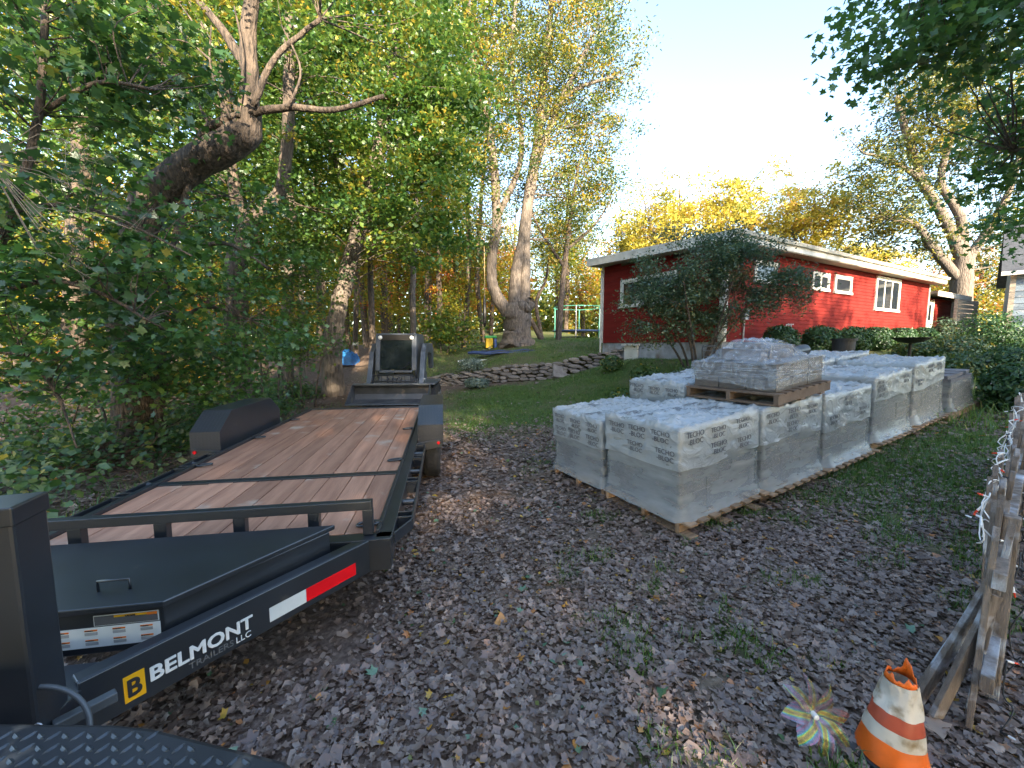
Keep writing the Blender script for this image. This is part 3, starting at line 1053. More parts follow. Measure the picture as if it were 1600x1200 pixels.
# ---- yellow trees behind the house
for k, (x, yt, D, w, lb, lab) in enumerate([(1060, 262, 30, 85, .55, 'yellow autumn maple behind the low end of the red house'), (1165, 258, 33, 80, .62, 'golden autumn maple behind the ridge of the red house'),
                                            (1265, 262, 30, 72, .60, 'yellow-orange autumn maple behind the chimney'), (1000, 300, 34, 55, .40, 'yellow-green tree between the big maple and the red house'), (1335, 365, 36, 50, .55, 'low yellow tree beyond the far end of the red house roof')]):
    b = at(x, 500, D)
    bz = gz(b.x, D)
    zt = at(x, yt, D).z
    wm = w * D / F
    pth = [(b.x, D, bz - .2, .3), (b.x + .3, D, bz + 4, .22), (b.x, D, zt * .6, .14), (b.x - .3, D, zt * .9, .05)]
    cz = (zt + 3.5) / 2
    hh = (zt - 3.5) / 2
    tree('autumn_maple', lab, 'tree', (b.x, D, bz), [pth, [(b.x + .1, D, bz + 4, .15), (b.x + wm * .5, D, cz, .08), (b.x + wm * .7, D, cz + hh * .5, .03)], [(b.x + .1, D, bz + 5, .15), (b.x - wm * .5, D, cz + 1, .08), (b.x - wm * .7, D, cz + hh * .6, .03)]],
         [(b.x, D, cz, wm, wm, hh * .95, 130), (b.x + wm * .5, D - 1, cz + hh * .3, wm * .6, wm * .6, hh * .5, 50), (b.x - wm * .5, D - 1, cz + hh * .2, wm * .6, wm * .6, hh * .5, 50)],
         MATS['leaf_yellow'], 'bark_pale', per=62, crad=.8, lsize=.125, flat=.4, seed=600 + k, lvbase=lb, lvvar=.22, gap=.42, limb=.35, limbr=.02)

# ---- the spreading tree right of the house
DR = 24
T('spreading_oak', 'spreading tree with pale forked limbs beyond the far end of the red house',
  pxpath([(1500, 500, 14), (1502, 440, 13), (1506, 405, 12)], DR),
  [pxpath([(1506, 410, 8.5), (1480, 350, 7), (1440, 280, 5.5), (1420, 220, 5), (1400, 150, 3)], DR),
   pxpath([(1506, 405, 8), (1500, 340, 6), (1470, 280, 4.5), (1490, 200, 4), (1480, 130, 2.5)], DR),
   pxpath([(1508, 410, 7), (1550, 350, 5.5), (1580, 290, 4), (1600, 210, 3)], DR),
   pxpath([(1500, 440, 7), (1460, 390, 6), (1430, 350, 4), (1395, 345, 2.5)], DR),
   pxpath([(1440, 280, 4), (1390, 250, 3), (1350, 240, 1.5)], DR)],
  [pxcrown(1460, 180, DR, 95, 85, 3.2, 170), pxcrown(1390, 290, DR, 65, 75, 2.6, 95), pxcrown(1540, 150, DR, 90, 90, 3.2, 110), pxcrown(1410, 370, DR + 1, 70, 45, 2.2, 60), pxcrown(1570, 320, DR, 70, 90, 2.8, 60), pxcrown(1500, 260, DR, 60, 50, 2.4, 30), pxcrown(1545, 430, DR + 1, 60, 45, 2.2, 40)],
  'leaf_right', 'bark_pale', per=66, crad=.75, lsize=.105, seed=71, lvbase=.52, lvvar=.28, gap=.5, limb=.35, limbr=.02, sides=12)

# ---- the maple that hangs in at the top right (its trunk stands to the right of the picture)
bx, by = 9.2, 3.6
bz = gz(bx, by)
tree('overhanging_maple', 'near maple hanging dark leafy branches in over the fence', 'tree', (bx, by, bz),
     [[(bx, by, bz - .2, .34), (bx, by, 3, .28), (bx - .1, by + .1, 6, .22), (bx, by, 10, .10)], [(bx, by, 4.2, .14), (7.6, 4.4, 5.6, .09), (5.6, 5.0, 6.1, .05), (4.6, 5.1, 5.9, .02)], [(bx, by, 3.4, .12), (8.0, 5.2, 4.4, .08), (7.4, 6.2, 4.6, .03)]],
     [pxcrown(1470, 10, 5.2, 130, 60, .9, 40), pxcrown(1400, 60, 5.2, 70, 45, .5, 12), pxcrown(1560, 50, 5.6, 90, 60, .9, 28), pxcrown(1600, 220, 6.6, 45, 110, .9, 34), pxcrown(1660, 120, 6.0, 80, 240, 1.2, 70), pxcrown(1610, 330, 7.4, 40, 60, .8, 16), pxcrown(1600, -120, 5.2, 230, 90, 1.4, 70), (bx, by, 8, 3, 3, 2.8, 110)],
     MATS['leaf_maple'], 'bark', per=30, crad=.42, lsize=.078, tpl=MAPLE, flat=.42, seed=81, lvbase=.36, lvvar=.2, droop=.25, limb=.5, gap=.2, limbr=.012, single=140)

# ---- unseen line of tall trees, added behind the photographer to shade the yard
shG = 'unseen shade trees added behind the photographer'
pS = proto_tree('leaf_mid', 91, 19, 4.6, 1.5, 230, .45, 'unseen tall dense tree added behind the camera to shade the yard', shG, lsize=.17)
pS.name = 'unseen_shade_tree'
rr = np.random.default_rng(9)
row = [(-27, -15, .7), (-21, -14, .74), (-15.5, -16, .72), (-10, -14, .72), (-4.5, -15.5, .74), (1, -14.5, .74), (6.2, -16, .80), (11.2, -15, 1.08), (16.2, -16, 1.12), (20.0, -15.4, 1.0), (29.5, -15.5, .90), (41, -17, .9), (-7, -21, .7), (3.5, -20, .74), (14, -21.5, .95), (13.6, -18.2, 1.16)]
for k, (x, y, sc_) in enumerate(row):
    o = pS if k == 0 else copy_tree(pS)
    o.location = (x, y, 0)
    o.rotation_euler = (0, 0, rr.uniform(0, 6.28))
    s = rr.uniform(.98, 1.08)
    o.scale = (s, s, s * sc_)

# ---- the low thicket along the wood's edge and the far wood that closes the view
thl = ['leafy thicket behind the left fender', 'leafy thicket beside the blue tarp', 'leafy thicket under the leaning trunk', 'leafy thicket under the maple sprays', 'low green thicket behind the loader', 'dense thicket under the forked trunk']
for k, (x, y, D, rx, ry, n, lb) in enumerate([(330, 540, 8.6, 110, 50, 46, .45), (470, 530, 10.8, 70, 40, 34, .42), (200, 590, 7.2, 110, 55, 28, .42), (50, 640, 6.2, 100, 60, 26, .42), (690, 515, 21, 60, 25, 40, .55), (410, 470, 10.2, 90, 60, 46, .5)]):
    b = at(x, 600, D)
    bz = gz(b.x, D)
    c = pxcrown(x, y, D, rx, ry, .8, n)
    tree('thicket', thl[k], 'thicket', (b.x, D, bz), [[(b.x + .3 * q, D + .1 * q, bz - .05, .03), (b.x + .5 * q, D, (bz + c[2]) / 2, .02), (c[0] + .8 * q, D, c[2] + .2, .008)] for q in (-1, 0, 1)], [c], MATS['leaf_mid'], 'bark', per=52, crad=.36 * D / 8, lsize=.058 * (D / 8) ** .5, tpl=MAPLES if D < 12 else BLOB, flat=.5, seed=700 + k, lvbase=lb, lvvar=.22, limb=.5, limbr=.010, zmin=bz + .05)
r = np.random.default_rng(88)
n = 42000
az = r.uniform(-58, 58, n)
D = r.uniform(52, 84, n)
x = np.tan(np.radians(az)) * D
hmax = 5 + 5 * np.abs(np.sin(az * .35) * np.cos(az * .13 + 1)) + 3 * r.random(n)
z = ground(x, D) + hmax * r.random(n) ** 1.1
P = np.stack([x, D, z], 1)
V, Fa, A = leaves(P, r.normal(size=P.shape) * .6 + np.array([0, -.5, .6]), r.uniform(.25, .5, n), BLOB, r, np.clip(.42 + .25 * np.sin(az * .9) * .6 + .2 * r.normal(size=n), 0, .92))
tag(setting(obj('far_wood', fast_mesh('far_wood', V, Fa, A), 'leaf_glow'), 'stuff'), 'distant sunlit wood edge seen between the trunks', 'wood')

# ------------------------------------------------------------------ the red house
HO = Vector((HC[0], HC[1], HFLOOR))
HROT = math.atan2(HR.y, HR.x)


def hit(px, py, o, n):
    """where the ray through the pixel meets the plane (o, n)"""
    c = Vector((0, 0, CAMH))
    d = at(px, py, 10) - c
    t = (o - c).dot(n) / d.dot(n)
    return c + d * t


def hfront(px, py):
    q = hit(px, py, HO, HL) - HO
    return q.dot(HR), q.z


def hleft(px, py):
    q = hit(px, py, HO, HR) - HO
    return q.dot(HL), q.z


HLEN = hfront(1449, 480)[0]
HDEP = hleft(941, 480)[0]
ZF = 2.62                                # siding top on the front wall
ZB = ZF * 1.10                           # and at the back of the gable end
house = thing('red_house', 'low red clapboard house with white trim and a shallow sloping roof', 'house', HO, (0, 0, HROT))
PITCHB = .118


def siding(name, length, ztop0, ztop1, side, z0=0.0, x0=0.0):
    """lapped clapboards on one wall; side: front (y=0) or left (x=0)"""
    mb = MB()
    z = z0
    while z < max(ztop0, ztop1) - .01:
        zt = z + PITCHB
        # the last boards are cut by the sloping roof line
        a, b = x0, x0 + length
        if zt > ztop0 + .001 and ztop1 > ztop0:
            a = x0 + length * min(1, (zt - ztop0) / (ztop1 - ztop0))
        if b - a > .05:
            pr_ = [(.022, z), (.006, zt), (-.02, zt), (-.02, z)]
            if side == 'front':
                poly = [(0, -p, q) for p, q in pr_]
                mb.prism(poly, (a, 0, 0), (b, 0, 0))
            else:
                poly = [(-p, 0, q) for p, q in pr_]
                mb.prism(poly, (0, a, 0), (0, b, 0))
        z = zt
    return mb.build(name, 'siding_red', house)


siding('front_siding', HLEN, ZF, ZF, 'front')
siding('gable_siding', HDEP, ZF, ZB, 'left')
MB().box((HLEN / 2, HDEP / 2 + .06, ZF / 2 - .3), (HLEN - .1, HDEP - .16, ZF + .5)).build('wall_core', 'siding_red', house)
mb = MB()
mb.box((HLEN / 2, HDEP / 2, -1.05), (HLEN - .06, HDEP - .06, 2.08))
mb.build('foundation', 'foundation', house)
# corner boards
for nm, c, d in (('corner_board', (.035, -.036, ZF / 2), (.13, .03, ZF)), ('corner_board', (-.036, .04, ZF / 2), (.03, .13, ZF)), ('corner_board', (-.036, HDEP - .05, ZB / 2), (.03, .10, ZB)), ('corner_board', (HLEN - .05, -.036, ZF / 2), (.10, .03, ZF))):
    MB().box(c, d).build(nm, 'trim_white', house)
# roof: a shallow single plane rising to the back, deep white fascia
OV, OS = .42, .42
sl_ = (ZB - ZF) / HDEP
roofp = [(-OS, -OV), (HLEN + OS, -OV), (HLEN + OS, HDEP + OV), (-OS, HDEP + OV)]
mb = MB()
zt = lambda y: ZF + .20 + sl_ * y
mb.add([(x, y, zt(y)) for x, y in roofp] + [(x, y, zt(y) + .05) for x, y in roofp], [(3, 2, 1, 0), (4, 5, 6, 7), (0, 1, 5, 4), (1, 2, 6, 5), (2, 3, 7, 6), (3, 0, 4, 7)])
roof = mb.build('roof', 'roofing', house)
mb = MB()
mb.add([(x * .999, y, zt(y) - .20) for x, y in roofp] + [(x * .999, y, zt(y) - .16) for x, y in roofp], [(3, 2, 1, 0), (4, 5, 6, 7), (0, 1, 5, 4), (1, 2, 6, 5), (2, 3, 7, 6), (3, 0, 4, 7)])
mb.build('soffit', 'soffit', house)
MB().box((HLEN / 2, -OV - .012, zt(-OV) - .06), (HLEN + 2 * OS, .03, .24)).build('fascia', 'trim_white', house, bevel=.004)
mb = MB()
q = [(-.03, 0), (.0, -.03), (.07, -.03), (.11, .05), (.10, .06), (.02, .06)]
mb.prism([(0, -OV - .028 - a, zt(-OV) + .02 + b) for a, b in q], (-OS, 0, 0), (HLEN + OS, 0, 0))
mb.build('gutter', 'trim_white', house)
for xs in (-OS - .012, HLEN + OS + .012):
    mb = MB()
    ya, yb = -OV, HDEP + OV
    mb.add([(xs + a, y, zt(y) + b) for a in (-.014, .014) for y in (ya, yb) for b in (-.20, .055)], [(0, 1, 3, 2), (4, 6, 7, 5), (0, 4, 5, 1), (2, 3, 7, 6), (0, 2, 6, 4), (1, 5, 7, 3)])
    mb.build('rake_board', 'trim_white', house)
    mb = MB()
    s_ = -1 if xs < 0 else 1
    mb.add([(xs + s_ * .016 + a, y, zt(y) + b) for a in (-.004, .022) for y in (ya, yb) for b in (.01, .07)], [(0, 1, 3, 2), (4, 6, 7, 5), (0, 4, 5, 1), (2, 3, 7, 6), (0, 2, 6, 4), (1, 5, 7, 3)])
    mb.build('drip_edge', 'trim_white', house)


def window(side, x0, x1, z0, z1, kind=2, sash='trim_white'):
    """white cased window; coordinates along the wall and up"""
    def P(a, out, z):
        return (a, -out, z) if side == 'front' else (-out, a, z)

    def bx(mb, a0, a1, o0, o1, b0, b1):
        c = P((a0 + a1) / 2, (o0 + o1) / 2, (b0 + b1) / 2)
        d = (a1 - a0, o1 - o0, b1 - b0) if side == 'front' else (o1 - o0, a1 - a0, b1 - b0)
        return mb.box(c, d)
    w = .10
    f = bx(MB(), x0, x1, .0, .062, z1 - w, z1)
    bx(f, x0, x0 + w, .0, .060, z0 + w * .8, z1 - w)
    bx(f, x1 - w, x1, .0, .060, z0 + w * .8, z1 - w)
    fr = f.build('window', 'trim_white', house, bevel=.004)
    bx(MB(), x0 - .03, x1 + .03, .0, .085, z0, z0 + w * .8).build('sill', 'trim_white', fr)
    ix0, ix1, iz0, iz1 = x0 + w, x1 - w, z0 + w * .8, z1 - w
    n = kind
    cw = (ix1 - ix0) / n
    for k in range(n):
        a, b = ix0 + cw * k, ix0 + cw * (k + 1)
        s = MB()
        t = .035
        bx(s, a, b, .02, .048, iz1 - t, iz1)
        bx(s, a, b, .02, .048, iz0, iz0 + t)
        bx(s, a, a + t, .02, .047, iz0 + t, iz1 - t)
        bx(s, b - t, b, .02, .047, iz0 + t, iz1 - t)
        s.build('sash', sash, fr)
        bx(MB(), a + t, b - t, .022, .032, iz0 + t, iz1 - t).build('pane', 'glass_dark', fr)
    return fr


def win_px(side, xa, ya, xb, yb, kind):
    fn = hfront if side == 'front' else hleft
    a0, _ = fn(xa, (ya + yb) / 2)
    a1, _ = fn(xb, (ya + yb) / 2)
    _, z1 = fn((xa + xb) / 2, ya)
    _, z0 = fn((xa + xb) / 2, yb)
    return window(side, min(a0, a1), max(a0, a1), z0, z1, kind)


win_px('front', 1267, 426, 1294, 455, 2)
win_px('front', 1302, 431, 1329, 460, 1)
win_px('front', 1366, 434, 1404, 487, 3)
win_px('front', 1177, 408, 1212, 444, 1)
win_px('left', 1060, 430, 971, 477, 2)
# fittings on the front wall
x_, z_ = hfront(1160, 492)
mb = MB().box((x_, -.09, z_), (.20, .12, .30))
mt = mb.build('electric_meter', 'grey_plastic', house, bevel=.02)
MB().lathe([(.085, 0), (.085, .05), (.06, .07)], 18, (x_, -.15, z_ + .02), 'y').build('meter_dial', 'glass_dark', mt).rotation_euler = (0, 0, 0)
MB().tube([(x_, -.06, z_ - .15), (x_, -.06, -.75)], .025, 8).build('conduit', 'grey_plastic', house)
x_, z_ = hfront(1313, 411)
sm = MB().box((x_, -.07, z_), (.12, .09, .20)).build('wall_box', 'white_plastic', house, bevel=.01)
x_, z_ = hfront(1327, 407)
fl = MB().box((x_, -.05, z_ + .02), (.10, .06, .10)).build('flood_lamp', 'white_plastic', house)
for s in (-1, 1):
    MB().tube([(x_ + .03 * s, -.07, z_ + .03), (x_ + .15 * s, -.20, z_ - .02)], [.035, .07], 10).build('lamp_head', 'white_plastic', fl, smooth=True)
x_, z_ = hfront(1222, 512)
mb = MB()
for k in range(3):
    mb.tube([(x_ + k * .13, -.12, z_ - .5), (x_ + k * .13, -.12, z_ + .10), (x_ + k * .13 + .1, -.14, z_ + .10)], .02, 7)
gm_ = mb.build('gas_pipes', 'grey_plastic', house)
MB().box((x_ + .1, -.16, z_ - .12), (.22, .16, .18)).build('gas_meter', 'grey_plastic', house, bevel=.03)
# white cellar door and downspout at the gable end, white porch post under the shrub
y_, z_ = hleft(988, 545)
MB().box((-.05, y_, -.60), (.06, .62, 1.05)).build('cellar_door', 'trim_white', house, bevel=.005)
MB().box((-.10, y_, -.08), (.16, .74, .07)).build('cellar_hood', 'trim_white', house)
y2, _ = hleft(941, 480)
MB().tube([(-.07, y2 - .02, ZB - .15), (-.07, y2 - .02, -.6)], .035, 8).build('downspout', 'trim_white', house)
# chimney
a_ = at(1272, 372, 17.5) - HO
cx, cy = a_.dot(HR), 3.2
ch = thing('chimney', 'short red brick chimney with a flat dark cap on the house roof', 'chimney', HO + HR * cx + HL * cy + Vector((0, 0, zt(cy) + .05)), (0, 0, HROT))
zb = 0
for c_ in range(9):
    for k, (dx, dy, wx, wy) in enumerate([(-.19, -.33, .36, .10), (.19, -.33, .36, .10), (-.19, .33, .36, .10), (.19, .33, .36, .10), (-.33, -.14, .10, .27), (-.33, .14, .10, .27), (.33, -.14, .10, .27), (.33, .14, .10, .27)]):
        sh = .03 * (c_ % 2)
        MB().box((dx + (sh if abs(dy) > .3 else 0), dy + (sh if abs(dx) > .3 else 0), zb + .031), (wx - .012, wy - .01, .062)).build('brick', 'brick', ch)
    zb += .072
MB().box((0, 0, zb / 2), (.60, .60, zb - .02)).build('mortar_core', 'foundation', ch)
for sx in (-.28, .28):
    for sy in (-.28, .28):
        MB().box((sx, sy, zb + .09), (.03, .03, .18)).build('cap_leg', 'iron_black', ch)
MB().box((0, 0, zb + .195), (.95, .95, .03)).build('cap_plate', 'iron_black', ch)

# the low entry wing at the far end
wing = thing('entry_wing', 'low red entry wing with a white glazed door at the end of the house', 'house', HO + HR * (HLEN + .01), (0, 0, HROT))
q1 = hfront(1496, 490)[0]
WL = (q1 - HLEN)
WZ = 2.02
mb = MB()
z = 0
while z < WZ - .01:
    mb.prism([(0, -p, q) for p, q in [(.022 - .25, z), (.006 - .25, z + PITCHB), (-.3, z + PITCHB), (-.3, z)]], (0, 0, 0), (WL, 0, 0))
    z += PITCHB
mb.build('siding', 'siding_red', wing)
MB().box((WL / 2, 1.6, WZ / 2), (WL - .02, 2.6, WZ - .02)).build('wall_core', 'siding_red', wing)
MB().box((WL / 2, 1.5, -1), (WL - .05, 2.5, 2)).build('foundation', 'foundation', wing)
rf = MB().box((WL / 2 + .2, 1.3, WZ + .24), (WL + .5, 3.2, .10)).build('roof', 'roofing', wing)
MB().box((WL / 2 + .2, -.32, WZ + .18), (WL + .5, .03, .22)).build('fascia', 'trim_white', wing)
MB().box((WL + .43, 1.3, WZ + .18), (.03, 3.2, .22)).build('rake_board', 'trim_white', wing)
dx0 = hfront(1452, 490)[0] - HLEN
dw = .92
door = MB().box((dx0 + dw / 2 + .05, .19, .99), (dw, .05, 1.98)).build('door', 'trim_white', wing)
MB().box((dx0 + dw / 2 + .05, .158, 1.42), (.42, .02, .72)).build('pane', 'glass_dark', door)
for k in (-1, 1):
    MB().box((dx0 + dw / 2 + .05 + .15 * k, .158, .55), (.20, .02, .55)).build('panel', 'trim_white', door)
MB().box((dx0 + dw + .0, .14, 1.0), (.05, .05, .05)).build('handle', 'bright_steel', door)
for xx in (dx0, dx0 + dw + .10):
    MB().box((xx, .185, 1.02), (.09, .075, 2.04)).build('door_casing', 'trim_white', wing)

# ------------------------------------------------------------------ dry stone retaining wall
stone_wall = thing('stone_wall', 'low dry-stone retaining wall of flat brown fieldstones across the lawn', 'wall', (0, 15, gz(0, 14.9)))
r = np.random.default_rng(44)
sproto = []
for k in range(7):
    v = []
    for a in (-1, 1):
        pts = []
        n = 8
        for i in range(n):
            t = 2 * math.pi * (i + .5) / n
            rr_ = 1 / max(abs(math.cos(t)), abs(math.sin(t))) ** .75
            pts.append((rr_ * math.cos(t) * r.uniform(.82, 1.02), a, rr_ * math.sin(t) * r.uniform(.82, 1.02)))
        v.append(pts)
    # front face domed: two rings and a cap
    front = [(x * .72, -1.18, z * .72) for x, _, z in v[0]]
    vs = v[0] + v[1] + front
    n = 8
    fs = [(i, (i + 1) % n, n + (i + 1) % n, n + i) for i in range(n)] + [(2 * n + i, 2 * n + (i + 1) % n, (i + 1) % n, i) for i in range(n)] + [tuple(range(3 * n - 1, 2 * n - 1, -1))[::-1], tuple(range(2 * n - 1, n - 1, -1))]
    me = bpy.data.meshes.new('stone')
    me.from_pydata([(a * .5, b * .5, c * .5) for a, b, c in vs], [], fs)
    me.update()
    sproto.append(me)
wo = stone_wall.location
for row_ in range(6):
    x = -3.4 + r.uniform(0, .2)
    while x < 3.9:
        w_ = r.uniform(.18, .46) * (1.15 if row_ < 4 else .9)
        xc = x + w_ / 2
        hrow = float(wall_h(xc)) / 5.0
        zb_ = gz(xc, wall_y(xc) - .3)
        top = float(wall_h(xc)) + .06
        z_ = row_ * hrow * 1.06 + hrow * .5 + r.normal() * .012
        if z_ < top:
            o = obj('stone', sproto[r.integers(0, 7)], 'stone', stone_wall)
            o.location = (xc - wo.x, wall_y(xc) - .12 + r.uniform(-.05, .05) + .035 * row_ - wo.y, zb_ + z_ - wo.z)
            o.scale = (w_ * 1.02, r.uniform(.26, .36), hrow * r.uniform(.92, 1.18))
            o.rotation_euler = (r.normal() * .05, r.normal() * .07, -.13 + r.normal() * .08)
        x += w_ * .98
# tilted slab step
sx_, sy_ = at(876, 590, 14.2).x, 14.2
sl2 = MB().prism([(-.28, 0, -.1), (.30, 0, -.12), (.22, 0, .55), (-.20, 0, .50)], (0, -.06, 0), (0, .06, 0)).build('stone_slab', 'stone', None, bevel=.02)
sl2.location = (sx_, wall_y(sx_) - .45, gz(sx_, wall_y(sx_) - .4) + .08)
sl2.rotation_euler = (-.75, .15, .25)
tag(sl2, 'single grey stone slab leaning on the retaining wall', 'stone slab')

# ------------------------------------------------------------------ neighbour, board fence, wire
nb0 = at(1568, 540, 17.5)
nh = thing('blue_house', 'weathered blue-grey neighbour house with a dark slate roof', 'house', (nb0.x, nb0.y, gz(nb0.x, nb0.y) - .2), (0, 0, math.radians(-49)))
NZ = at(1575, 428, 17.5).z - nh.location.z
k = 0
z = .55
while z < NZ - .05:
    MB().prism([(0, -p, q) for p, q in [(.03, z), (.008, z + .26), (-.03, z + .26), (-.03, z)]], (0, 0, 0), (7, 0, 0)).build('clapboard', 'siding_blue', nh)
    z += .262
MB().box((3.5, 3.0, NZ / 2), (6.96, 5.9, NZ - .05)).build('wall_core', 'siding_blue', nh)
MB().prism([(.02, .05, NZ - .05), (.02, 3, NZ + 2.5), (.02, 5.9, NZ - .05)], (0, 0, 0), (.08, 0, 0)).build('gable_wall', 'siding_blue', nh)
MB().box((.06, -.045, NZ / 2 + .2), (.16, .04, NZ - .4)).build('corner_board', 'fence_grey', nh)
MB().box((3.5, .0, .27), (7, .10, .56)).build('foundation', 'foundation', nh)
mb = MB()
mb.prism([(0, -.35, NZ - .03), (0, 3, NZ + 2.6), (0, 6.3, NZ - .03), (0, 6.3, NZ + .07), (0, 3, NZ + 2.72), (0, -.35, NZ + .07)], (-.3, 0, 0), (7.3, 0, 0))
mb.build('roof', 'slate', nh)
MB().box((3.5, -.37, NZ), (7.6, .03, .16)).build('fascia', 'trim_white', nh)

f0 = at(1492, 520, 19.0)
fb = thing('board_fence', 'weathered wooden screen of horizontal boards beside the entry wing', 'fence', (f0.x, f0.y, gz(f0.x, f0.y)), (0, 0, HROT - .1))
FH = at(1500, 468, 19.0).z - fb.location.z
for k in range(10):
    MB().box((1.0, 0, FH - .10 - k * (FH / 10)), (2.1, .03, FH / 10 * .86)).build('board', 'fence_grey', fb)
for xx in (0, 2.0):
    MB().box((xx, .06, FH / 2), (.09, .09, FH + .05)).build('post', 'fence_grey', fb)
pA_, pB_ = Vector((12.0, 3.4, 7.4)), HO + HR * 5.2 - HL * .3 + Vector((0, 0, ZF + .15))
mb = MB()
pts = []
pA_ = at(1720, 40, 9.0)
for k in range(25):
    t = k / 24
    q = pA_.lerp(pB_, t)
    q.z -= .35 * 4 * t * (1 - t)
    pts.append(q)
w_ = mb.tube(pts, .011, 6).build('service_wire', 'cable_black')
tag(w_, 'black overhead service wire sagging to the red house eave', 'wire')
mb = MB()
pts = []
pC_ = HO + HR * 5.4 - HL * .3 + Vector((0, 0, ZF + .1))
for k in range(25):
    t = k / 24
    q = at(1720, 230, 11.0).lerp(pC_, t)
    q.z -= .3 * 4 * t * (1 - t)
    pts.append(q)
w_ = mb.tube(pts, .007, 6).build('telephone_wire', 'cable_black')
tag(w_, 'thin lower telephone wire running to the red house', 'wire')

# ------------------------------------------------------------------ shrubs by the house
b0 = at(1090, 566, 9.6)
bzz = gz(b0.x, b0.y)
r = np.random.default_rng(60)
stems = []
for k in range(9):
    a = 2 * math.pi * k / 9 + r.uniform(-.2, .2)
    sp = r.uniform(.5, 1.5)
    stems.append([(b0.x + .12 * math.cos(a), b0.y + .12 * math.sin(a), bzz - .05, .04), (b0.x + .35 * sp * math.cos(a), b0.y + .3 * sp * math.sin(a), bzz + .7, .03), (b0.x + .9 * sp * math.cos(a), b0.y + .6 * sp * math.sin(a), bzz + 1.6, .018), (b0.x + 1.3 * sp * math.cos(a), b0.y + .8 * sp * math.sin(a), bzz + 2.3, .006)])
tree('large_shrub', 'large loose grey-green shrub growing before the corner of the red house', 'shrub', (b0.x, b0.y, bzz), stems,
     [pxcrown(1110, 440, 9.6, 105, 72, 1.1, 120), pxcrown(1210, 455, 9.7, 55, 40, .8, 34), pxcrown(1025, 455, 9.6, 52, 48, .7, 36), pxcrown(1150, 395, 9.6, 55, 36, .7, 30), pxcrown(1060, 505, 9.4, 75, 30, .7, 26)],
     MATS['leaf_shrub'], 'bark', per=120, crad=.27, lsize=.040, flat=.7, seed=61, lvbase=.42, lvvar=.28, limb=.5, limbr=.01, gap=.35, sides=6, zmin=bzz + .5)


def bush(name, label, x, y, rad, h, n, lm, ls, seed, group=None, cat='bush', tpl=OVAL, shell=True, stem='twig'):
    rr = np.random.default_rng(seed)
    z = gz(x, y)
    o = thing(name, label, cat, (x, y, z), group=group)
    d = rr.normal(size=(n, 3))
    d /= np.linalg.norm(d, axis=1, keepdims=True)
    rad_ = (rr.uniform(.75, 1.03, n) if shell else rr.uniform(.1, 1.1, n) ** .5)
    P = d * rad_[:, None] * (1 + .10 * np.sin(4 * d[:, :1] + seed) * np.cos(5 * d[:, 2:]) + .06 * np.sin(9 * d[:, 1:2]))
    P = P * np.array([rad, rad, h / 2]) + np.array([0, 0, h / 2])
    P = P[P[:, 2] > .02]
    dd = P - np.array([0, 0, h / 2])
    V, Fa, A = leaves(P, dd / (np.linalg.norm(dd, axis=1, keepdims=True) + .01) + rr.normal(size=P.shape) * .55 + np.array([0, 0, .3]), ls * rr.uniform(.7, 1.3, len(P)), tpl, rr, np.clip(.45 + .25 * rr.normal(size=len(P)), 0, 1))
    obj('foliage', fast_mesh('foliage', V, Fa, A), lm, o)
    mb = MB()
    for k in range(6):
        a = k * 1.05
        mb.tube([(0, 0, -.05), (rad * .25 * math.cos(a), rad * .25 * math.sin(a), h * .4), (rad * .5 * math.cos(a), rad * .5 * math.sin(a), h * .8)], [.02, .014, .005], 5)
    mb.build('stems', stem, o)
    return o


boxl = ['clipped boxwood ball beside the electric meter', 'clipped boxwood ball before the gas meter', 'clipped boxwood ball below the pair of small windows', 'clipped boxwood ball behind the black flower pot', 'clipped boxwood ball left of the triple window', 'clipped boxwood ball below the triple window', 'clipped boxwood ball next to the entry wing door']
for k, (px_, w_) in enumerate([(1178, 24), (1240, 24), (1291, 23), (1328, 21), (1368, 20), (1404, 18), (1432, 16)]):
    t = hfront(px_, 530)[0]
    p_ = HO + HR * t - HL * .75
    rad = w_ * p_.y / F * 1.05
    h_ = max(.75, at(px_, 509 + k * .8, p_.y).z - gz(p_.x, p_.y))
    bush('boxwood', boxl[k], p_.x, p_.y, rad, h_, 6000, 'leaf_box', .042, 70 + k, 'boxwood balls along the house')

# grey-leaved plants and weeds on the bank before the gable end
for k, (px_, py_, D, rad, h_, lm, lab) in enumerate([(1052, 570, 8.4, .42, .75, 'leaf_grey', 'pale grey-leaved shrub on the bank behind the wrapped stacks'), (1010, 572, 9.6, .38, .8, 'leaf_weed', 'tall yellowing weed clump on the bank below the cellar door'),
                                                 (1075, 556, 9.0, .4, .7, 'leaf_shrub', 'dark green weed clump at the foot of the large shrub'), (955, 585, 12.5, .35, .5, 'leaf_weed', 'low weed clump where the stone wall meets the house'),
                                                 (985, 597, 9.2, .5, .35, 'leaf_weed', 'yellow-flowered low weeds spreading down the grass bank'), (1030, 596, 8.0, .5, .4, 'leaf_weed', 'rank weeds against the back of the wrapped stacks'),
                                                 (745, 590, 14.0, .45, .35, 'leaf_grey', 'silvery low plant beside the stone wall foot'), (735, 570, 15.6, .5, .55, 'leaf_grey', 'feathery silvery plant at the top of the stone wall')]):
    p_ = at(px_, py_, D)
    bush('bank_plant', lab, p_.x, p_.y, rad, h_, 1500, lm, .045, 90 + k, shell=False, cat='plant')
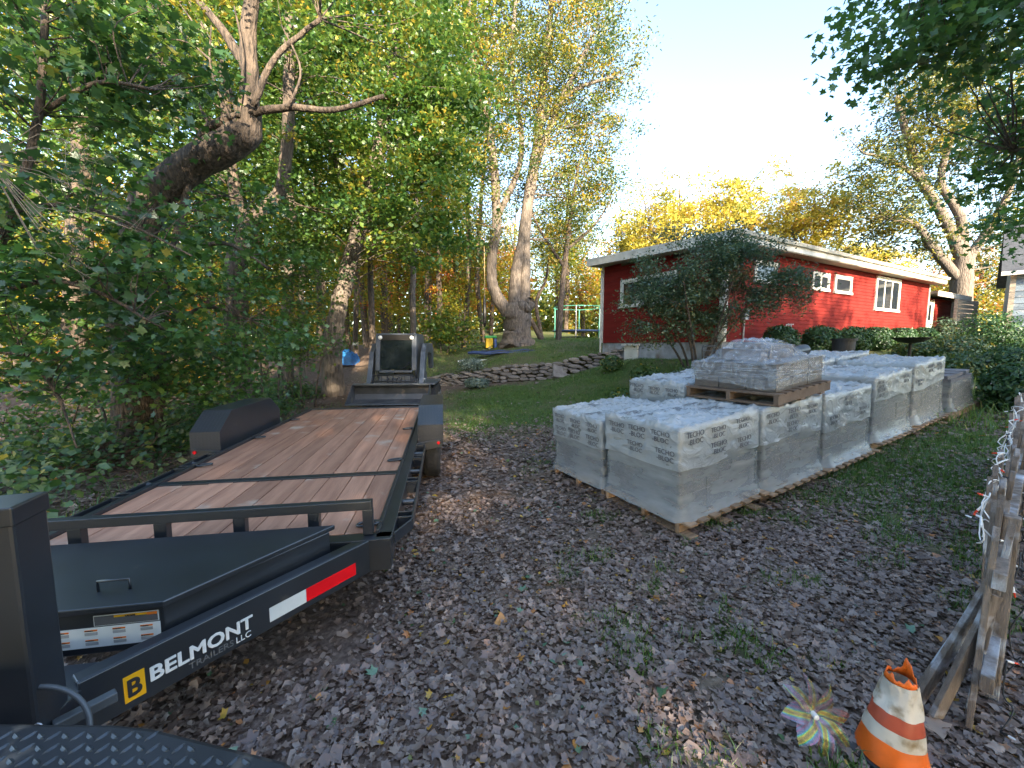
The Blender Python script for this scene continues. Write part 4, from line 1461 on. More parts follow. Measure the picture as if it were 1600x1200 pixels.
for k, (px_, D, rad, h_, lab) in enumerate([(1545, 11.5, .75, 1.45, 'tall dark evergreen bush below the blue-grey house'), (1490, 11.5, .8, .85, 'spreading weedy bush between the last pallet and the entry wing'), (1440, 12.0, .7, .65, 'weedy bush under the dark fire bowl'), (1590, 9.0, .7, .8, 'dark bush beside the picket fence far end'), (1520, 9.6, .9, .6, 'tangled tall weeds behind the low open pallet'), (1585, 12.5, .8, .9, 'brambly bush below the neighbour wall'), (1596, 6.6, .45, .8, 'dark green yew at the end of the picket fence')]):
    p_ = at(px_, 560, D)
    bush('garden_bush', lab, p_.x, p_.y, rad, h_, 3600, ['leaf_box', 'leaf_weed', 'leaf_weed', 'leaf_box', 'leaf_weed', 'leaf_shrub', 'leaf_box'][k], .045, 120 + k, shell=False)

# ------------------------------------------------------------------ equipment trailer
m, nt, N, L, p = nodes('tread_plate')
tc = N.new('ShaderNodeTexCoord')
b0_, b1_ = [], []
p.inputs['Base Color'].default_value = (.022, .026, .034, 1)
p.inputs['Roughness'].default_value = .28
p.inputs['Specular IOR Level'].default_value = .9
sep = N.new('ShaderNodeSeparateXYZ')
L.new(tc.outputs['Object'], sep.inputs[0])


def mth(op, a, b=None):
    k = N.new('ShaderNodeMath')
    k.operation = op
    for i, v in enumerate((a, b)):
        if v is None:
            continue
        if isinstance(v, (int, float)):
            k.inputs[i].default_value = v
        else:
            L.new(v, k.inputs[i])
    return k.outputs[0]


yz = mth('ADD', sep.outputs[1], sep.outputs[2])
u_ = mth('SINE', mth('MULTIPLY', mth('ADD', sep.outputs[0], yz), 85))
v_ = mth('SINE', mth('MULTIPLY', mth('SUBTRACT', sep.outputs[0], yz), 85))
hgt = mth('GREATER_THAN', mth('MULTIPLY', u_, v_), .35)
bp = N.new('ShaderNodeBump')
bp.inputs['Strength'].default_value = .7
bp.inputs['Distance'].default_value = .006
L.new(hgt, bp.inputs['Height'])
L.new(bp.outputs[0], p.inputs['Normal'])
MATS['tread_plate'] = m

TA = math.radians(9.8)
TO = Vector((-1.82, 2.254, gz(-1.82, 5) - .0))
TO.z = 0.02
trailer = thing('equipment_trailer', 'long black tandem-axle equipment trailer with a reddish plank deck', 'trailer', TO, (0, 0, TA))
HD = .55
DL = 5.25
HW = .975
BLK = 'paint_black'


def tpart(mb, name, m=BLK, parent=None, **kw):
    kw.setdefault('bevel', .004)
    return mb.build(name, m, parent or trailer, **kw)


# deck planks, in two lengths either side of the steel cross strap
r = np.random.default_rng(2)
np_ = 10
pw = 2 * HW / np_
for (y0, y1) in ((.03, 1.19), (1.28, DL)):
    me = MB().box((0, 0, 0), (pw - .007, y1 - y0, .04)).mesh('plank')
    for k in range(np_):
        o = obj('plank', me, 'wood_deck', trailer, bevel=.003)
        o.location = (-HW + pw * (k + .5), (y0 + y1) / 2 + r.normal() * .003, HD - .02 + r.normal() * .0012)
tpart(MB().box((0, 1.235, HD - .012), (2 * HW, .085, .045)), 'cross_strap')
# frame
for s in (-1, 1):
    x = s * (HW + .055)
    tpart(MB().box((x, DL / 2, HD - .075), (.10, DL + .1, .15)), 'side_rail')
    tpart(MB().box((s * (HW + .011), DL / 2, HD + .012), (.022, DL, .03)), 'edge_angle')
for k in range(9):
    tpart(MB().box((0, .35 + k * .58, HD - .10), (2 * HW, .06, .10)), 'cross_member')
tpart(MB().box((0, -.03, HD - .10), (2 * HW + .2, .10, .20)), 'front_beam')
tpart(MB().box((0, DL + .06, HD - .085), (2 * HW + .2, .10, .17)), 'rear_beam')
# dovetail plate and stowed ramp
tpart(MB().box((0, DL + .36, HD - .05), (2 * HW + .1, .48, .05), Matrix.Rotation(math.radians(-7), 3, 'X')), 'dovetail_plate', 'paint_black_dusty')
# rub rail with stake pockets and spools, both sides
for s in (-1, 1):
    x = s * (HW + .205)
    tpart(MB().bar((s * (HW + .105), .02, HD - .05), (x, .22, HD - .05), .014, .075), 'rub_rail_end')
    tpart(MB().box((x, (.22 + 2.35) / 2, HD - .05), (.014, 2.13, .075)), 'rub_rail')
    for k, y in enumerate((.25, 1.0, 1.75, 2.3)):
        tpart(MB().box((s * (HW + .15), y, HD - .06), (.10, .012, .11)), 'stake_pocket')
        tpart(MB().box((s * (HW + .15), y + .09, HD - .06), (.10, .012, .11)), 'stake_pocket')
    for y in (.62, 1.4, 2.05):
        tpart(MB().lathe([(.035, -.05), (.024, -.04), (.024, .04), (.035, .05)], 14, (s * (HW + .152), y, HD - .05), 'x'), 'pipe_spool', bevel=0, smooth=False)
# D-rings lying at the deck edges
for s, y in ((1, .12), (1, 1.62), (1, 3.2), (-1, 1.75), (-1, 2.95), (-1, 4.2)):
    cxx = s * (HW - .03)
    pts = []
    for k in range(17):
        t = 2 * math.pi * k / 16
        pts.append((cxx - s * .035 + .07 * math.cos(t), y + .035 * math.sin(t), HD + .018 + .006 * math.cos(t)))
    tpart(MB().tube(pts, .009, 7, cap=False), 'lashing_ring', bevel=0, smooth=True)
    tpart(MB().box((cxx + s * .03, y, HD + .02), (.05, .03, .03)), 'ring_bracket')
# headboard rail
RZ = .745
tpart(MB().box((0, .0, RZ), (2 * HW - .03, .055, .055)), 'head_rail')
for x in (-HW + .02, -.62, -.2, .21, .62, HW - .042):
    tpart(MB().box((x, 0, (HD + RZ) / 2 - .01), (.06 if abs(x) > .9 else .065, .05, RZ - HD - .034)), 'head_post')

# tongue: two channel beams meeting at the coupler
for s in (-1, 1):
    a, b = Vector((s * 1.02, .0, .445)), Vector((s * .125, -.99, .445))
    d = (b - a).normalized()
    out = Vector((-d.y, d.x, 0))
    out = out if out.x * s > 0 else -out
    beam = tpart(MB().bar(a - out * .006, b - out * .006, .012, .20), 'tongue_beam')
    for zz in (.094, -.094):
        tpart(MB().bar(a + Vector((0, 0, zz)) - out * .0435, b + Vector((0, 0, zz)) - out * .0435, .063, .012), 'beam_flange', parent=beam)
    if s == 1:
        A0, D0, OUT = a.copy(), d, out
        LB = (b - a).length
# lettering on the right hand beam, read from the coupler towards the deck
X_ = -D0


def onbeam(t, z):
    """t metres from the deck corner towards the coupler, z above the ground"""
    q = A0 + D0 * t + OUT * .0006
    return frame((q.x, q.y, z - TO.z), X_, OUT)


def plate_on_beam(name, m, t0, t1, z0, z1):
    qa, qb = A0 + D0 * t0, A0 + D0 * t1
    mb = MB().prism([(qa.x, qa.y, z0 - TO.z), (qb.x, qb.y, z0 - TO.z), (qb.x, qb.y, z1 - TO.z), (qa.x, qa.y, z1 - TO.z)], OUT * .0002, OUT * .0014)
    return mb.build(name, m, trailer)


plate_on_beam('logo_plate', 'decal_yellow', 1.222, 1.160, .395, .500)
text('B', .068, 'ink', trailer, onbeam(1.212, .415) @ Matrix.Translation((0, 0, .0016)), 'logo_letter', width=.042)
text('BELMONT', .058, 'decal_white', trailer, onbeam(1.145, .430), 'lettering', width=.375)
text('TRAILERS', .028, 'decal_grey', trailer, onbeam(1.022, .388), 'lettering', width=.168)
text('LLC', .028, 'decal_white', trailer, onbeam(.843, .388), 'lettering', width=.062)
plate_on_beam('reflector', 'reflector_white', .695, .510, .400, .472)
plate_on_beam('reflector', 'reflector_red', .509, .207, .400, .472)

# V-nosed tool box on the tongue
BT, BB = .675, .46
top = [(-.74, -.13), (.74, -.13), (.235, -.72), (-.235, -.72)]
tb = MB().prism([(x, y, 0) for x, y in top][::-1], (0, 0, BB), (0, 0, BT - .03))
box = tpart(tb, 'tool_box', bevel=.006)
lid = [(-.765, -.11), (.765, -.11), (.25, -.745), (-.25, -.745)]
lidp = tpart(MB().prism([(x, y, 0) for x, y in lid][::-1], (0, 0, BT - .028), (0, 0, BT)), 'box_lid', bevel=.005)
tpart(MB().tube([(-.07, -.62, BT), (-.07, -.62, BT + .045), (.05, -.62, BT + .045), (.05, -.62, BT - .0)], .006, 7), 'lid_handle', parent=lidp, bevel=0, smooth=True)
# warning stickers on the box front
fy = -.7225
st = MB().box((.10, fy, .605), (.235, .002, .045)).build('warning_sticker', 'decal_white', trailer)
MB().box((.10, fy - .0018, .605), (.228, .002, .039)).build('sticker_field', 'ink_grey', st)
MB().box((.135, fy - .0035, .620), (.155, .002, .008)).build('sticker_band', 'decal_yellow', st)
MB().box((.196, fy - .0052, .620), (.036, .002, .010)).build('sticker_band', 'decal_orange', st)
text('CAUTION', .0055, 'ink', st, frame((.10, fy - .006, .6172), (1, 0, 0), (0, -1, 0)), 'sticker_text')
st = MB().box((.02, fy, .535), (.40, .002, .085)).build('warning_sticker', 'decal_white', trailer)
for i in range(4):
    for j in range(2):
        MB().box((-.13 + i * .10, fy - .0018, .566 - j * .042), (.045, .002, .006)).build('sticker_band', 'decal_orange', st)
        MB().box((-.13 + i * .10, fy - .0018, .552 - j * .042), (.045, .002, .012)).build('sticker_field', 'grey_plastic', st)
        text('WARNING', .0042, 'ink', st, frame((-.15 + i * .10, fy - .0032, .5635 - j * .042), (1, 0, 0), (0, -1, 0)), 'sticker_text')

# jack post, its top pipe, winch pipe at the side
jr = Matrix.Rotation(math.radians(10), 3, 'Z')
jack = tpart(MB().box((.065, -1.10, .78), (.14, .14, .94), jr), 'jack_post', bevel=.01)
tpart(MB().box((.065, -1.10, 1.225), (.150, .150, .06), jr), 'jack_cap', parent=jack, bevel=.006)
tpart(MB().lathe([(.022, -.09), (.028, -.085), (.028, .05), (.02, .06)], 14, (-.03, -1.22, 1.20), 'z'), 'grease_fitting', 'bright_steel', jack, bevel=0, smooth=True)
tpart(MB().tube([(-.03, -1.22, 1.22), (-.05, -1.21, 1.245), (-.16, -1.18, 1.25)], .016, 8), 'crank_shaft', 'bright_steel', jack, bevel=0, smooth=True)
tpart(MB().box((-.06, -1.20, .95), (.15, .13, .58), jr), 'gear_housing', parent=jack, bevel=.01)
tpart(MB().lathe([(.05, .28), (.05, .62), (.042, .63)], 16, (.0, -1.19, 0), 'z'), 'jack_tube', 'steel_grey', jack, bevel=0, smooth=True)
tpart(MB().box((0, -1.0, .44), (.26, .30, .16)), 'coupler_plate')
tpart(MB().box((0, -1.22, .46), (.12, .30, .10)), 'coupler', bevel=.02)
tpart(MB().box((.20, -1.06, .50), (.035, .15, .035), Matrix.Rotation(math.radians(-44), 3, 'Z')), 'hitch_lever', 'steel_grey')
pts = []
for k in range(21):
    t = math.pi * k / 20
    pts.append((.13 - .17 * math.cos(t), -1.18 + .05 * math.sin(t), .52 + .14 * math.sin(t)))
tpart(MB().tube(pts, .0075, 8), 'breakaway_cable', 'steel_grey', bevel=0, smooth=True)
pts = [(  .16 + .018 * math.cos(t), -1.17, .52 + .05 * math.sin(t)) for t in np.linspace(0, 2 * math.pi, 17)]
tpart(MB().tube(pts, .003, 6, cap=False), 'wire_loop', 'bright_steel', bevel=0, smooth=True)

# fenders and wheels
for s in (-1, 1):
    xi, xo = s * (HW + .118), s * (HW + .425)
    y0, y1 = 2.42, 4.12
    prof = [(y0, .50), (y0, .76), (y0 + .30, .965), (y1 - .30, .965), (y1, .76), (y1, .50)]
    prof2 = [(y0 + .012, .50), (y0 + .012, .755), (y0 + .305, .953), (y1 - .305, .953), (y1 - .012, .755), (y1 - .012, .50)]
    n = len(prof)
    mb = MB()
    for i in range(n - 1):
        q = [prof[i], prof[i + 1], prof2[i + 1], prof2[i]]
        mb.prism([(0, a, b) for a, b in q], (min(xi, xo), 0, 0), (max(xi, xo), 0, 0))
    fen = tpart(mb, 'fender', 'tread_plate', bevel=0)
    # plain side skirt with the arch opening, and inner closing plate
    tpart(MB().prism([(0, a, b) for a, b in prof2], (xi, 0, 0), (xi + s * .006, 0, 0)), 'fender_side', parent=fen, bevel=0)
    tpart(MB().prism([(0, a, b) for a, b in [(y0 + .01, .66), (y0 + .01, .757), (y0 + .305, .957), (y1 - .305, .957), (y1 - .01, .757), (y1 - .01, .66), (y1 - .35, .86), (y0 + .35, .86)]], (xo, 0, 0), (xo - s * .006, 0, 0)), 'fender_lip', parent=fen, bevel=0)
    tpart(MB().bar((s * (HW + .1), y0 - .02, HD - .06), (xo - s * .02, y0 - .02, HD - .02), .02, .10), 'fender_bracket')
    tpart(MB().lathe([(.018, 0), (.018, .012), (.010, .02)], 12, (xo - s * .06, y0 - .045, HD - .01), 'y'), 'marker_light', 'reflector_red', bevel=0)
    for wy in (y0 + .42, y1 - .42):
        cx_, R_ = s * (HW + .275), .375
        w = thing('wheel', '', 'x', (cx_, wy, R_ - .01))
        del w['label'], w['category']
        w.parent = trailer
        hwid = .105
        tpart(MB().lathe([(.22, -hwid), (.33, -hwid), (.365, -hwid + .03), (R_, -.05), (R_, .05), (.365, hwid - .03), (.33, hwid), (.22, hwid)], 40, (0, 0, 0), 'x'), 'tyre', 'rubber', w, bevel=0, smooth=False)
        tpart(MB().lathe([(.222, -hwid + .01), (.19, -hwid + .03), (.18, s * .05), (.09, s * .075), (.05, s * .09), (.04, s * .10)], 28, (0, 0, 0), 'x'), 'rim', 'steel_grey', w, bevel=0)
    tpart(MB().box((s * .4, y0 + .42, .36), (.9, .08, .08)), 'axle')
# lights at the rear
for s in (-1, 1):
    tpart(MB().box((s * (HW + .05), DL + .13, HD - .06), (.13, .04, .10)), 'tail_light', 'reflector_red')

# ------------------------------------------------------------------ the truck step the photographer stands behind
bz_ = .80
truck = thing('truck_step', 'black diamond-plate truck step next to the trailer coupler', 'truck step', (-1.0, .6, bz_ - .25))
outl = [(-1.9, .935), (-1.0, .925), (-.90, .915), (-.52, .835), (-.40, .77), (-.36, .62), (-.36, .3), (-1.9, .3)]
lo = Vector((-1.0, .6, bz_ - .25))
MB().prism([(x - lo.x, y - lo.y, 0) for x, y in outl][::-1], (0, 0, .19), (0, 0, .25)).build('step_plate', 'paint_black_dusty', truck, bevel=.012)
MB().box((-.15, -.05, .095), (1.3, .4, .19)).build('step_frame', 'paint_black', truck)

for xx in (-.62, .42):
    MB().box((xx, -1.9, .02), (.09, 3.6, .16)).build('frame_rail', 'paint_black', truck)
MB().box((-.1, -2.6, -.15), (1.5, .10, .10)).build('axle', 'paint_black', truck)
for xx in (-.86, .66):
    tw = bpy.data.objects.new('wheel', None)
    COL.objects.link(tw)
    tw.parent = truck
    tw.location = (xx, -2.6, -.17)
    MB().lathe([(.22, -.12), (.34, -.12), (.38, -.06), (.38, .06), (.34, .12), (.22, .12)], 30, (0, 0, 0), 'x').build('tyre', 'rubber', tw)
    MB().lathe([(.22, -.11), (.15, -.04), (.06, .02), (.02, .06)], 24, (0, 0, 0), 'x').build('rim', 'steel_grey', tw)


def inside(x, y):
    c = False
    n = len(outl)
    for i in range(n):
        x1, y1 = outl[i]
        x2, y2 = outl[(i + 1) % n]
        if (y1 > y) != (y2 > y) and x < (x2 - x1) * (y - y1) / (y2 - y1) + x1:
            c = not c
    return c


mb = MB()
st = .030
for i in range(-34, 30):
    for j in range(0, 26):
        x, y = -1.0 + i * st, .32 + j * st
        if not inside(x + .016, y + .016) or not inside(x - .016, y - .016) or not inside(x - .012, y + .016):
            continue
        a = math.radians(45 if (i + j) % 2 else -45) + .35
        ca, sa = math.cos(a), math.sin(a)
        P_ = [(-.016, 0, 0), (-.006, .0055, 0), (.006, .0055, 0), (.016, 0, 0), (.006, -.0055, 0), (-.006, -.0055, 0), (-.010, 0, .004), (.010, 0, .004)]
        vs = [(x + q[0] * ca - q[1] * sa - lo.x, y + q[0] * sa + q[1] * ca - lo.y, .2503 + q[2]) for q in P_]
        mb.add(vs, [(0, 6, 1), (1, 6, 7, 2), (2, 7, 3), (3, 7, 4), (4, 7, 6, 5), (5, 6, 0)])
setting(mb.build('tread_lugs', mat('lug_steel', (.06, .07, .08), .35, metal=.4, var=.3), truck), 'stuff')

# ------------------------------------------------------------------ compact track loader behind the trailer
SK = at(622, 560, 10.6)
skz = gz(SK.x, 10.6)
sk = thing('track_loader', 'dark blue-grey compact track loader with a wide bucket behind the trailer', 'loader', (SK.x, 10.6, skz), (0, 0, math.radians(4)))
mat('loader_paint', (.06, .075, .10), .4, var=.3, dirt=((.14, .11, .085), 5, .66))
mat('bucket_steel', (.055, .058, .065), .45, var=.4, scale=4, dirt=((.20, .16, .12), 3.5, .58))


def sp(mb, name, m='loader_paint', parent=None, **kw):
    kw.setdefault('bevel', .01)
    return mb.build(name, m, parent or sk, **kw)


# local: -y faces the camera; body and tracks
sp(MB().box((0, .75, .62), (1.05, 1.7, .62)), 'chassis')
for s in (-1, 1):
    pr_ = [(-.15, .12), (.05, 0), (1.45, 0), (1.65, .14), (1.70, .42), (1.35, .62), (.25, .56), (-.1, .34)]
    t_ = sp(MB().prism([(0, a, b) for a, b in pr_], (s * .55, 0, 0), (s * .93, 0, 0)), 'track', 'rubber')
    for k in range(13):
        sp(MB().box((s * .74, .0 + k * .115, -.005), (.38, .05, .03)), 'track_lug', 'rubber', t_, bevel=0)
    for k in range(4):
        sp(MB().lathe([(.14, -.01), (.14, .02), (.05, .04)], 18, (s * .93, .1 + k * .43, .2 + .02 * k), 'x'), 'track_roller', 'steel_grey', t_, bevel=0)
    sp(MB().box((s * .74, .75, .70), (.42, 1.5, .05)), 'track_guard')
    # lift arm: tower at the back, long arm forward and down to the bucket
    arm = sp(MB().prism([(0, 1.65, 1.05), (0, 1.7, 1.62), (0, 1.35, 1.80), (0, .25, 1.78), (0, -.05, 1.55), (0, -.52, .62), (0, -.62, .36), (0, -.42, .34), (0, .16, 1.30), (0, .5, 1.55), (0, 1.2, 1.5), (0, 1.4, 1.05)], (s * .60, 0, 0), (s * .72, 0, 0)), 'lift_arm')
    sp(MB().tube([(s * .52, .4, .8), (s * .55, -.35, .72)], [.05, .04], 10), 'lift_cylinder', 'bright_steel', bevel=0, smooth=True)
    for k, (yy, zz) in enumerate(((-.30, .86), (-.36, .74), (-.42, .62))):
        sp(MB().lathe([(.035, -.01), (.035, .02), (.02, .03)], 10, (s * .72, yy, zz), 'x'), 'pivot_pin', 'bright_steel', arm, bevel=0)
# cab with rounded front frame and dark glass
cz0, cz1 = .80, 2.0
cabp = [(-.05, .80), (-.30, 1.10), (-.16, 1.98), (-.08, 2.03), (1.0, 2.0), (1.12, 1.90), (1.2, .80)]
for s in (-1, 1):
    sp(MB().prism([(0, a, b) for a, b in cabp], (s * .46, 0, 0), (s * .52, 0, 0)), 'cab_side', parent=None)
sp(MB().box((0, .48, 2.015), (1.04, 1.22, .05)), 'cab_roof')
sp(MB().box((0, -.14, 1.93), (.92, .08, .15)), 'roof_visor', 'plastic_black')
for s in (-1, 1):
    sp(MB().lathe([(.055, 0), (.05, -.03), (.01, -.035)], 16, (s * .40, -.185, 1.93), 'y'), 'work_lamp', 'white_plastic', bevel=0, smooth=True)
dirn = Vector((0, .14, .88)).normalized()
fr_ = MB()
fr_.bar((-.44, -.30, 1.08), (-.44, -.17, 1.90), .07, .07, (0, -1, 0))
sp(fr_, 'door_pillar')
sp(MB().bar((.44, -.30, 1.08), (.44, -.17, 1.90), .07, .07, (0, -1, 0)), 'door_pillar')
sp(MB().bar((-.42, -.31, 1.06), (.42, -.31, 1.06), .06, .06), 'door_sill')
gp_ = []
for x, t in ((-.36, .02), (-.405, .12), (-.405, .88), (-.36, .99), (.36, .99), (.405, .88), (.405, .12), (.30, .02)):
    gp_.append(Vector((x, -.285 + .128 * t, 1.09 + .82 * t)))
sp(MB().prism(gp_, (0, -.006, .0), (0, .006, 0)), 'windscreen', 'glass_dark', bevel=0)
sp(MB().box((.06, .35, 1.15), (.45, .4, .6)), 'seat', 'plastic_black', bevel=.05)
sp(MB().tube([(.12, -.34, 1.14), (.22, -.34, 1.16), (.34, -.32, 1.3)], .012, 6), 'wiper', 'plastic_black', bevel=0)
# lower front: quick-attach frame, hoses, guard grille
sp(MB().box((0, -.42, .62), (.95, .10, .42)), 'quick_attach', 'steel_grey')
sp(MB().box((0, -.36, .90), (.80, .04, .16)), 'front_panel', 'steel_grey')
for k in range(4):
    sp(MB().tube([(-.15 + k * .1, -.2, .95), (-.17 + k * .11, -.5, .85), (-.12 + k * .09, -.52, .55)], .016, 6), 'hydraulic_hose', 'cable_black', bevel=0, smooth=True)
gr = MB()
for a, b in (((-.50, -.62, .98), (.50, -.62, .98)), ((-.62, -.66, .52), (.62, -.66, .52)), ((-.50, -.62, .98), (-.62, -.66, .52)), ((.50, -.62, .98), (.62, -.66, .52)), ((-.58, -.65, .68), (.58, -.65, .68)), ((-.54, -.635, .83), (.54, -.635, .83))):
    gr.tube([a, b], .018, 6)
for k in range(7):
    x = -.42 + k * .14
    gr.tube([(x, -.625, .98), (x * 1.12, -.66, .52)], .010, 5)
setting(sp(gr, 'guard_grille', 'plastic_black', bevel=0, smooth=True), 'thing')
# bucket: curved back, floor reaching forward on the trailer tail, side cheeks
bw = .92
bprof = [(-1.42, .37), (-.92, .34), (-.76, .40), (-.70, .53), (-.72, .67), (-.80, .77)]
mb = MB()
for i in range(len(bprof) - 1):
    (a0, b0), (a1, b1) = bprof[i], bprof[i + 1]
    dv = Vector((0, a1 - a0, b1 - b0)).normalized()
    nv = Vector((0, -dv.z, dv.y)) * .02
    mb.prism([(0, a0, b0), (0, a1, b1), (0, a1 + nv.y * -1, b1 - nv.z), (0, a0 - nv.y, b0 - nv.z)], (-bw, 0, 0), (bw, 0, 0))
bk = sp(mb, 'bucket', 'bucket_steel', bevel=0)
sp(MB().box((0, -.82, .775), (2 * bw, .07, .05)), 'bucket_lip', 'steel_grey', bk)
sp(MB().box((0, -1.44, .365), (2 * bw, .10, .022)), 'cutting_edge', 'steel_grey', bk)
for s in (-1, 1):
    sp(MB().prism([(0, -1.44, .36), (0, -.9, .32), (0, -.72, .42), (0, -.68, .57), (0, -.80, .79), (0, -.90, .75)], (s * bw, 0, 0), (s * (bw + .02), 0, 0)), 'bucket_cheek', 'bucket_steel', bk, bevel=0)

# ------------------------------------------------------------------ wrapped block stacks on pallets
m, nt, N, L, p = nodes('stretch_film')
p.inputs['Base Color'].default_value = (.40, .41, .39, 1)
p.inputs['Roughness'].default_value = .22
tc = N.new('ShaderNodeTexCoord')
nz = N.new('ShaderNodeTexNoise')
nz.inputs['Scale'].default_value = 3
nz.inputs['Detail'].default_value = 6
mp = N.new('ShaderNodeMapping')
mp.inputs['Scale'].default_value = (1, 1, 4)
L.new(tc.outputs['Object'], mp.inputs[0])
L.new(mp.outputs[0], nz.inputs['Vector'])
mr = N.new('ShaderNodeMapRange')
mr.inputs['From Min'].default_value, mr.inputs['From Max'].default_value = .3, .75
mr.inputs['To Min'].default_value, mr.inputs['To Max'].default_value = .34, .70
L.new(nz.outputs['Fac'], mr.inputs['Value'])
L.new(mr.outputs[0], p.inputs['Alpha'])
bp = N.new('ShaderNodeBump')
bp.inputs['Strength'].default_value = .5
bp.inputs['Distance'].default_value = .02
L.new(nz.outputs['Fac'], bp.inputs['Height'])
L.new(bp.outputs[0], p.inputs['Normal'])
MATS['stretch_film'] = m
m, nt, N, L, p = nodes('cover_film')
p.inputs['Base Color'].default_value = (.38, .40, .40, 1)
p.inputs['Roughness'].default_value = .2
tc = N.new('ShaderNodeTexCoord')
nz = N.new('ShaderNodeTexNoise')
nz.inputs['Scale'].default_value = 5
nz.inputs['Detail'].default_value = 5
nz.inputs['Distortion'].default_value = 1.2
L.new(tc.outputs['Object'], nz.inputs['Vector'])
bp = N.new('ShaderNodeBump')
sb_ = N.new('ShaderNodeMath')
sb_.operation = 'SUBTRACT'
sb_.inputs[1].default_value = .5
L.new(nz.outputs['Fac'], sb_.inputs[0])
ab_ = N.new('ShaderNodeMath')
ab_.operation = 'ABSOLUTE'
L.new(sb_.outputs[0], ab_.inputs[0])
bp.inputs['Strength'].default_value = .7
bp.inputs['Distance'].default_value = .06
bp.invert = True
L.new(ab_.outputs[0], bp.inputs['Height'])
L.new(bp.outputs[0], p.inputs['Normal'])
p.inputs['Alpha'].default_value = .88
MATS['cover_film'] = m
m, nt, N, L, p = nodes('clear_film')
p.inputs['Base Color'].default_value = (.60, .64, .68, 1)
p.inputs['Roughness'].default_value = .12
tc = N.new('ShaderNodeTexCoord')
nz = N.new('ShaderNodeTexNoise')
nz.inputs['Scale'].default_value = 9
nz.inputs['Distortion'].default_value = 1.5
L.new(tc.outputs['Object'], nz.inputs['Vector'])
mr = N.new('ShaderNodeMapRange')
mr.inputs['From Min'].default_value, mr.inputs['From Max'].default_value = .35, .7
mr.inputs['To Min'].default_value, mr.inputs['To Max'].default_value = .10, .42
L.new(nz.outputs['Fac'], mr.inputs['Value'])
L.new(mr.outputs[0], p.inputs['Alpha'])
bp = N.new('ShaderNodeBump')
bp.inputs['Strength'].default_value = .6
bp.inputs['Distance'].default_value = .05
L.new(nz.outputs['Fac'], bp.inputs['Height'])
L.new(bp.outputs[0], p.inputs['Normal'])
MATS['clear_film'] = m

ROW0 = Vector((1.50, 3.42, 0))
ROWROT = math.atan2(R2.y, R2.x)
SL = math.atan(.080)


def place(t, g_, up=0.0):
    p_ = ROW0 + R2 * t + N2 * g_
    return Vector((p_.x, p_.y, gz(p_.x, p_.y) + up))


BOARD = MB().box((0, 0, 0), (.095, 1, .018)).mesh('board')
STR = MB().box((0, 0, 0), (1, .045, .09)).mesh('stringer')


def pallet(label, c, rot, lx, ly, wood='wood_pallet', group=None, tilt=0.0, overhang=.0):
    """stringers run along x, boards along y; origin at its base centre"""
    o = thing('wooden_pallet', label, 'pallet', c, (0, -tilt, rot), group)
    for y in (-ly / 2 + (.14 if ly > 1.05 else .03), 0, ly / 2 - .03):
        s = obj('stringer', STR, None, o)
        s.scale = (lx, 1, 1)
        s.location = (0, y, .064)
        if not STR.materials:
            STR.materials.append(MATS[wood])
        s.material_slots[0].link = 'OBJECT'
        s.material_slots[0].material = MATS[wood]
    n = 8
    for k in range(n):
        for z in ((.118,) if k % 3 else (.118, .0095)):
            b = obj('board', BOARD, wood, o)
            b.material_slots[0].link = 'OBJECT'
            b.material_slots[0].material = MATS[wood]
            b.scale = (1, ly, 1)
            b.location = (-lx / 2 + .05 + k * (lx - .1) / (n - 1), 0, z)
    return o


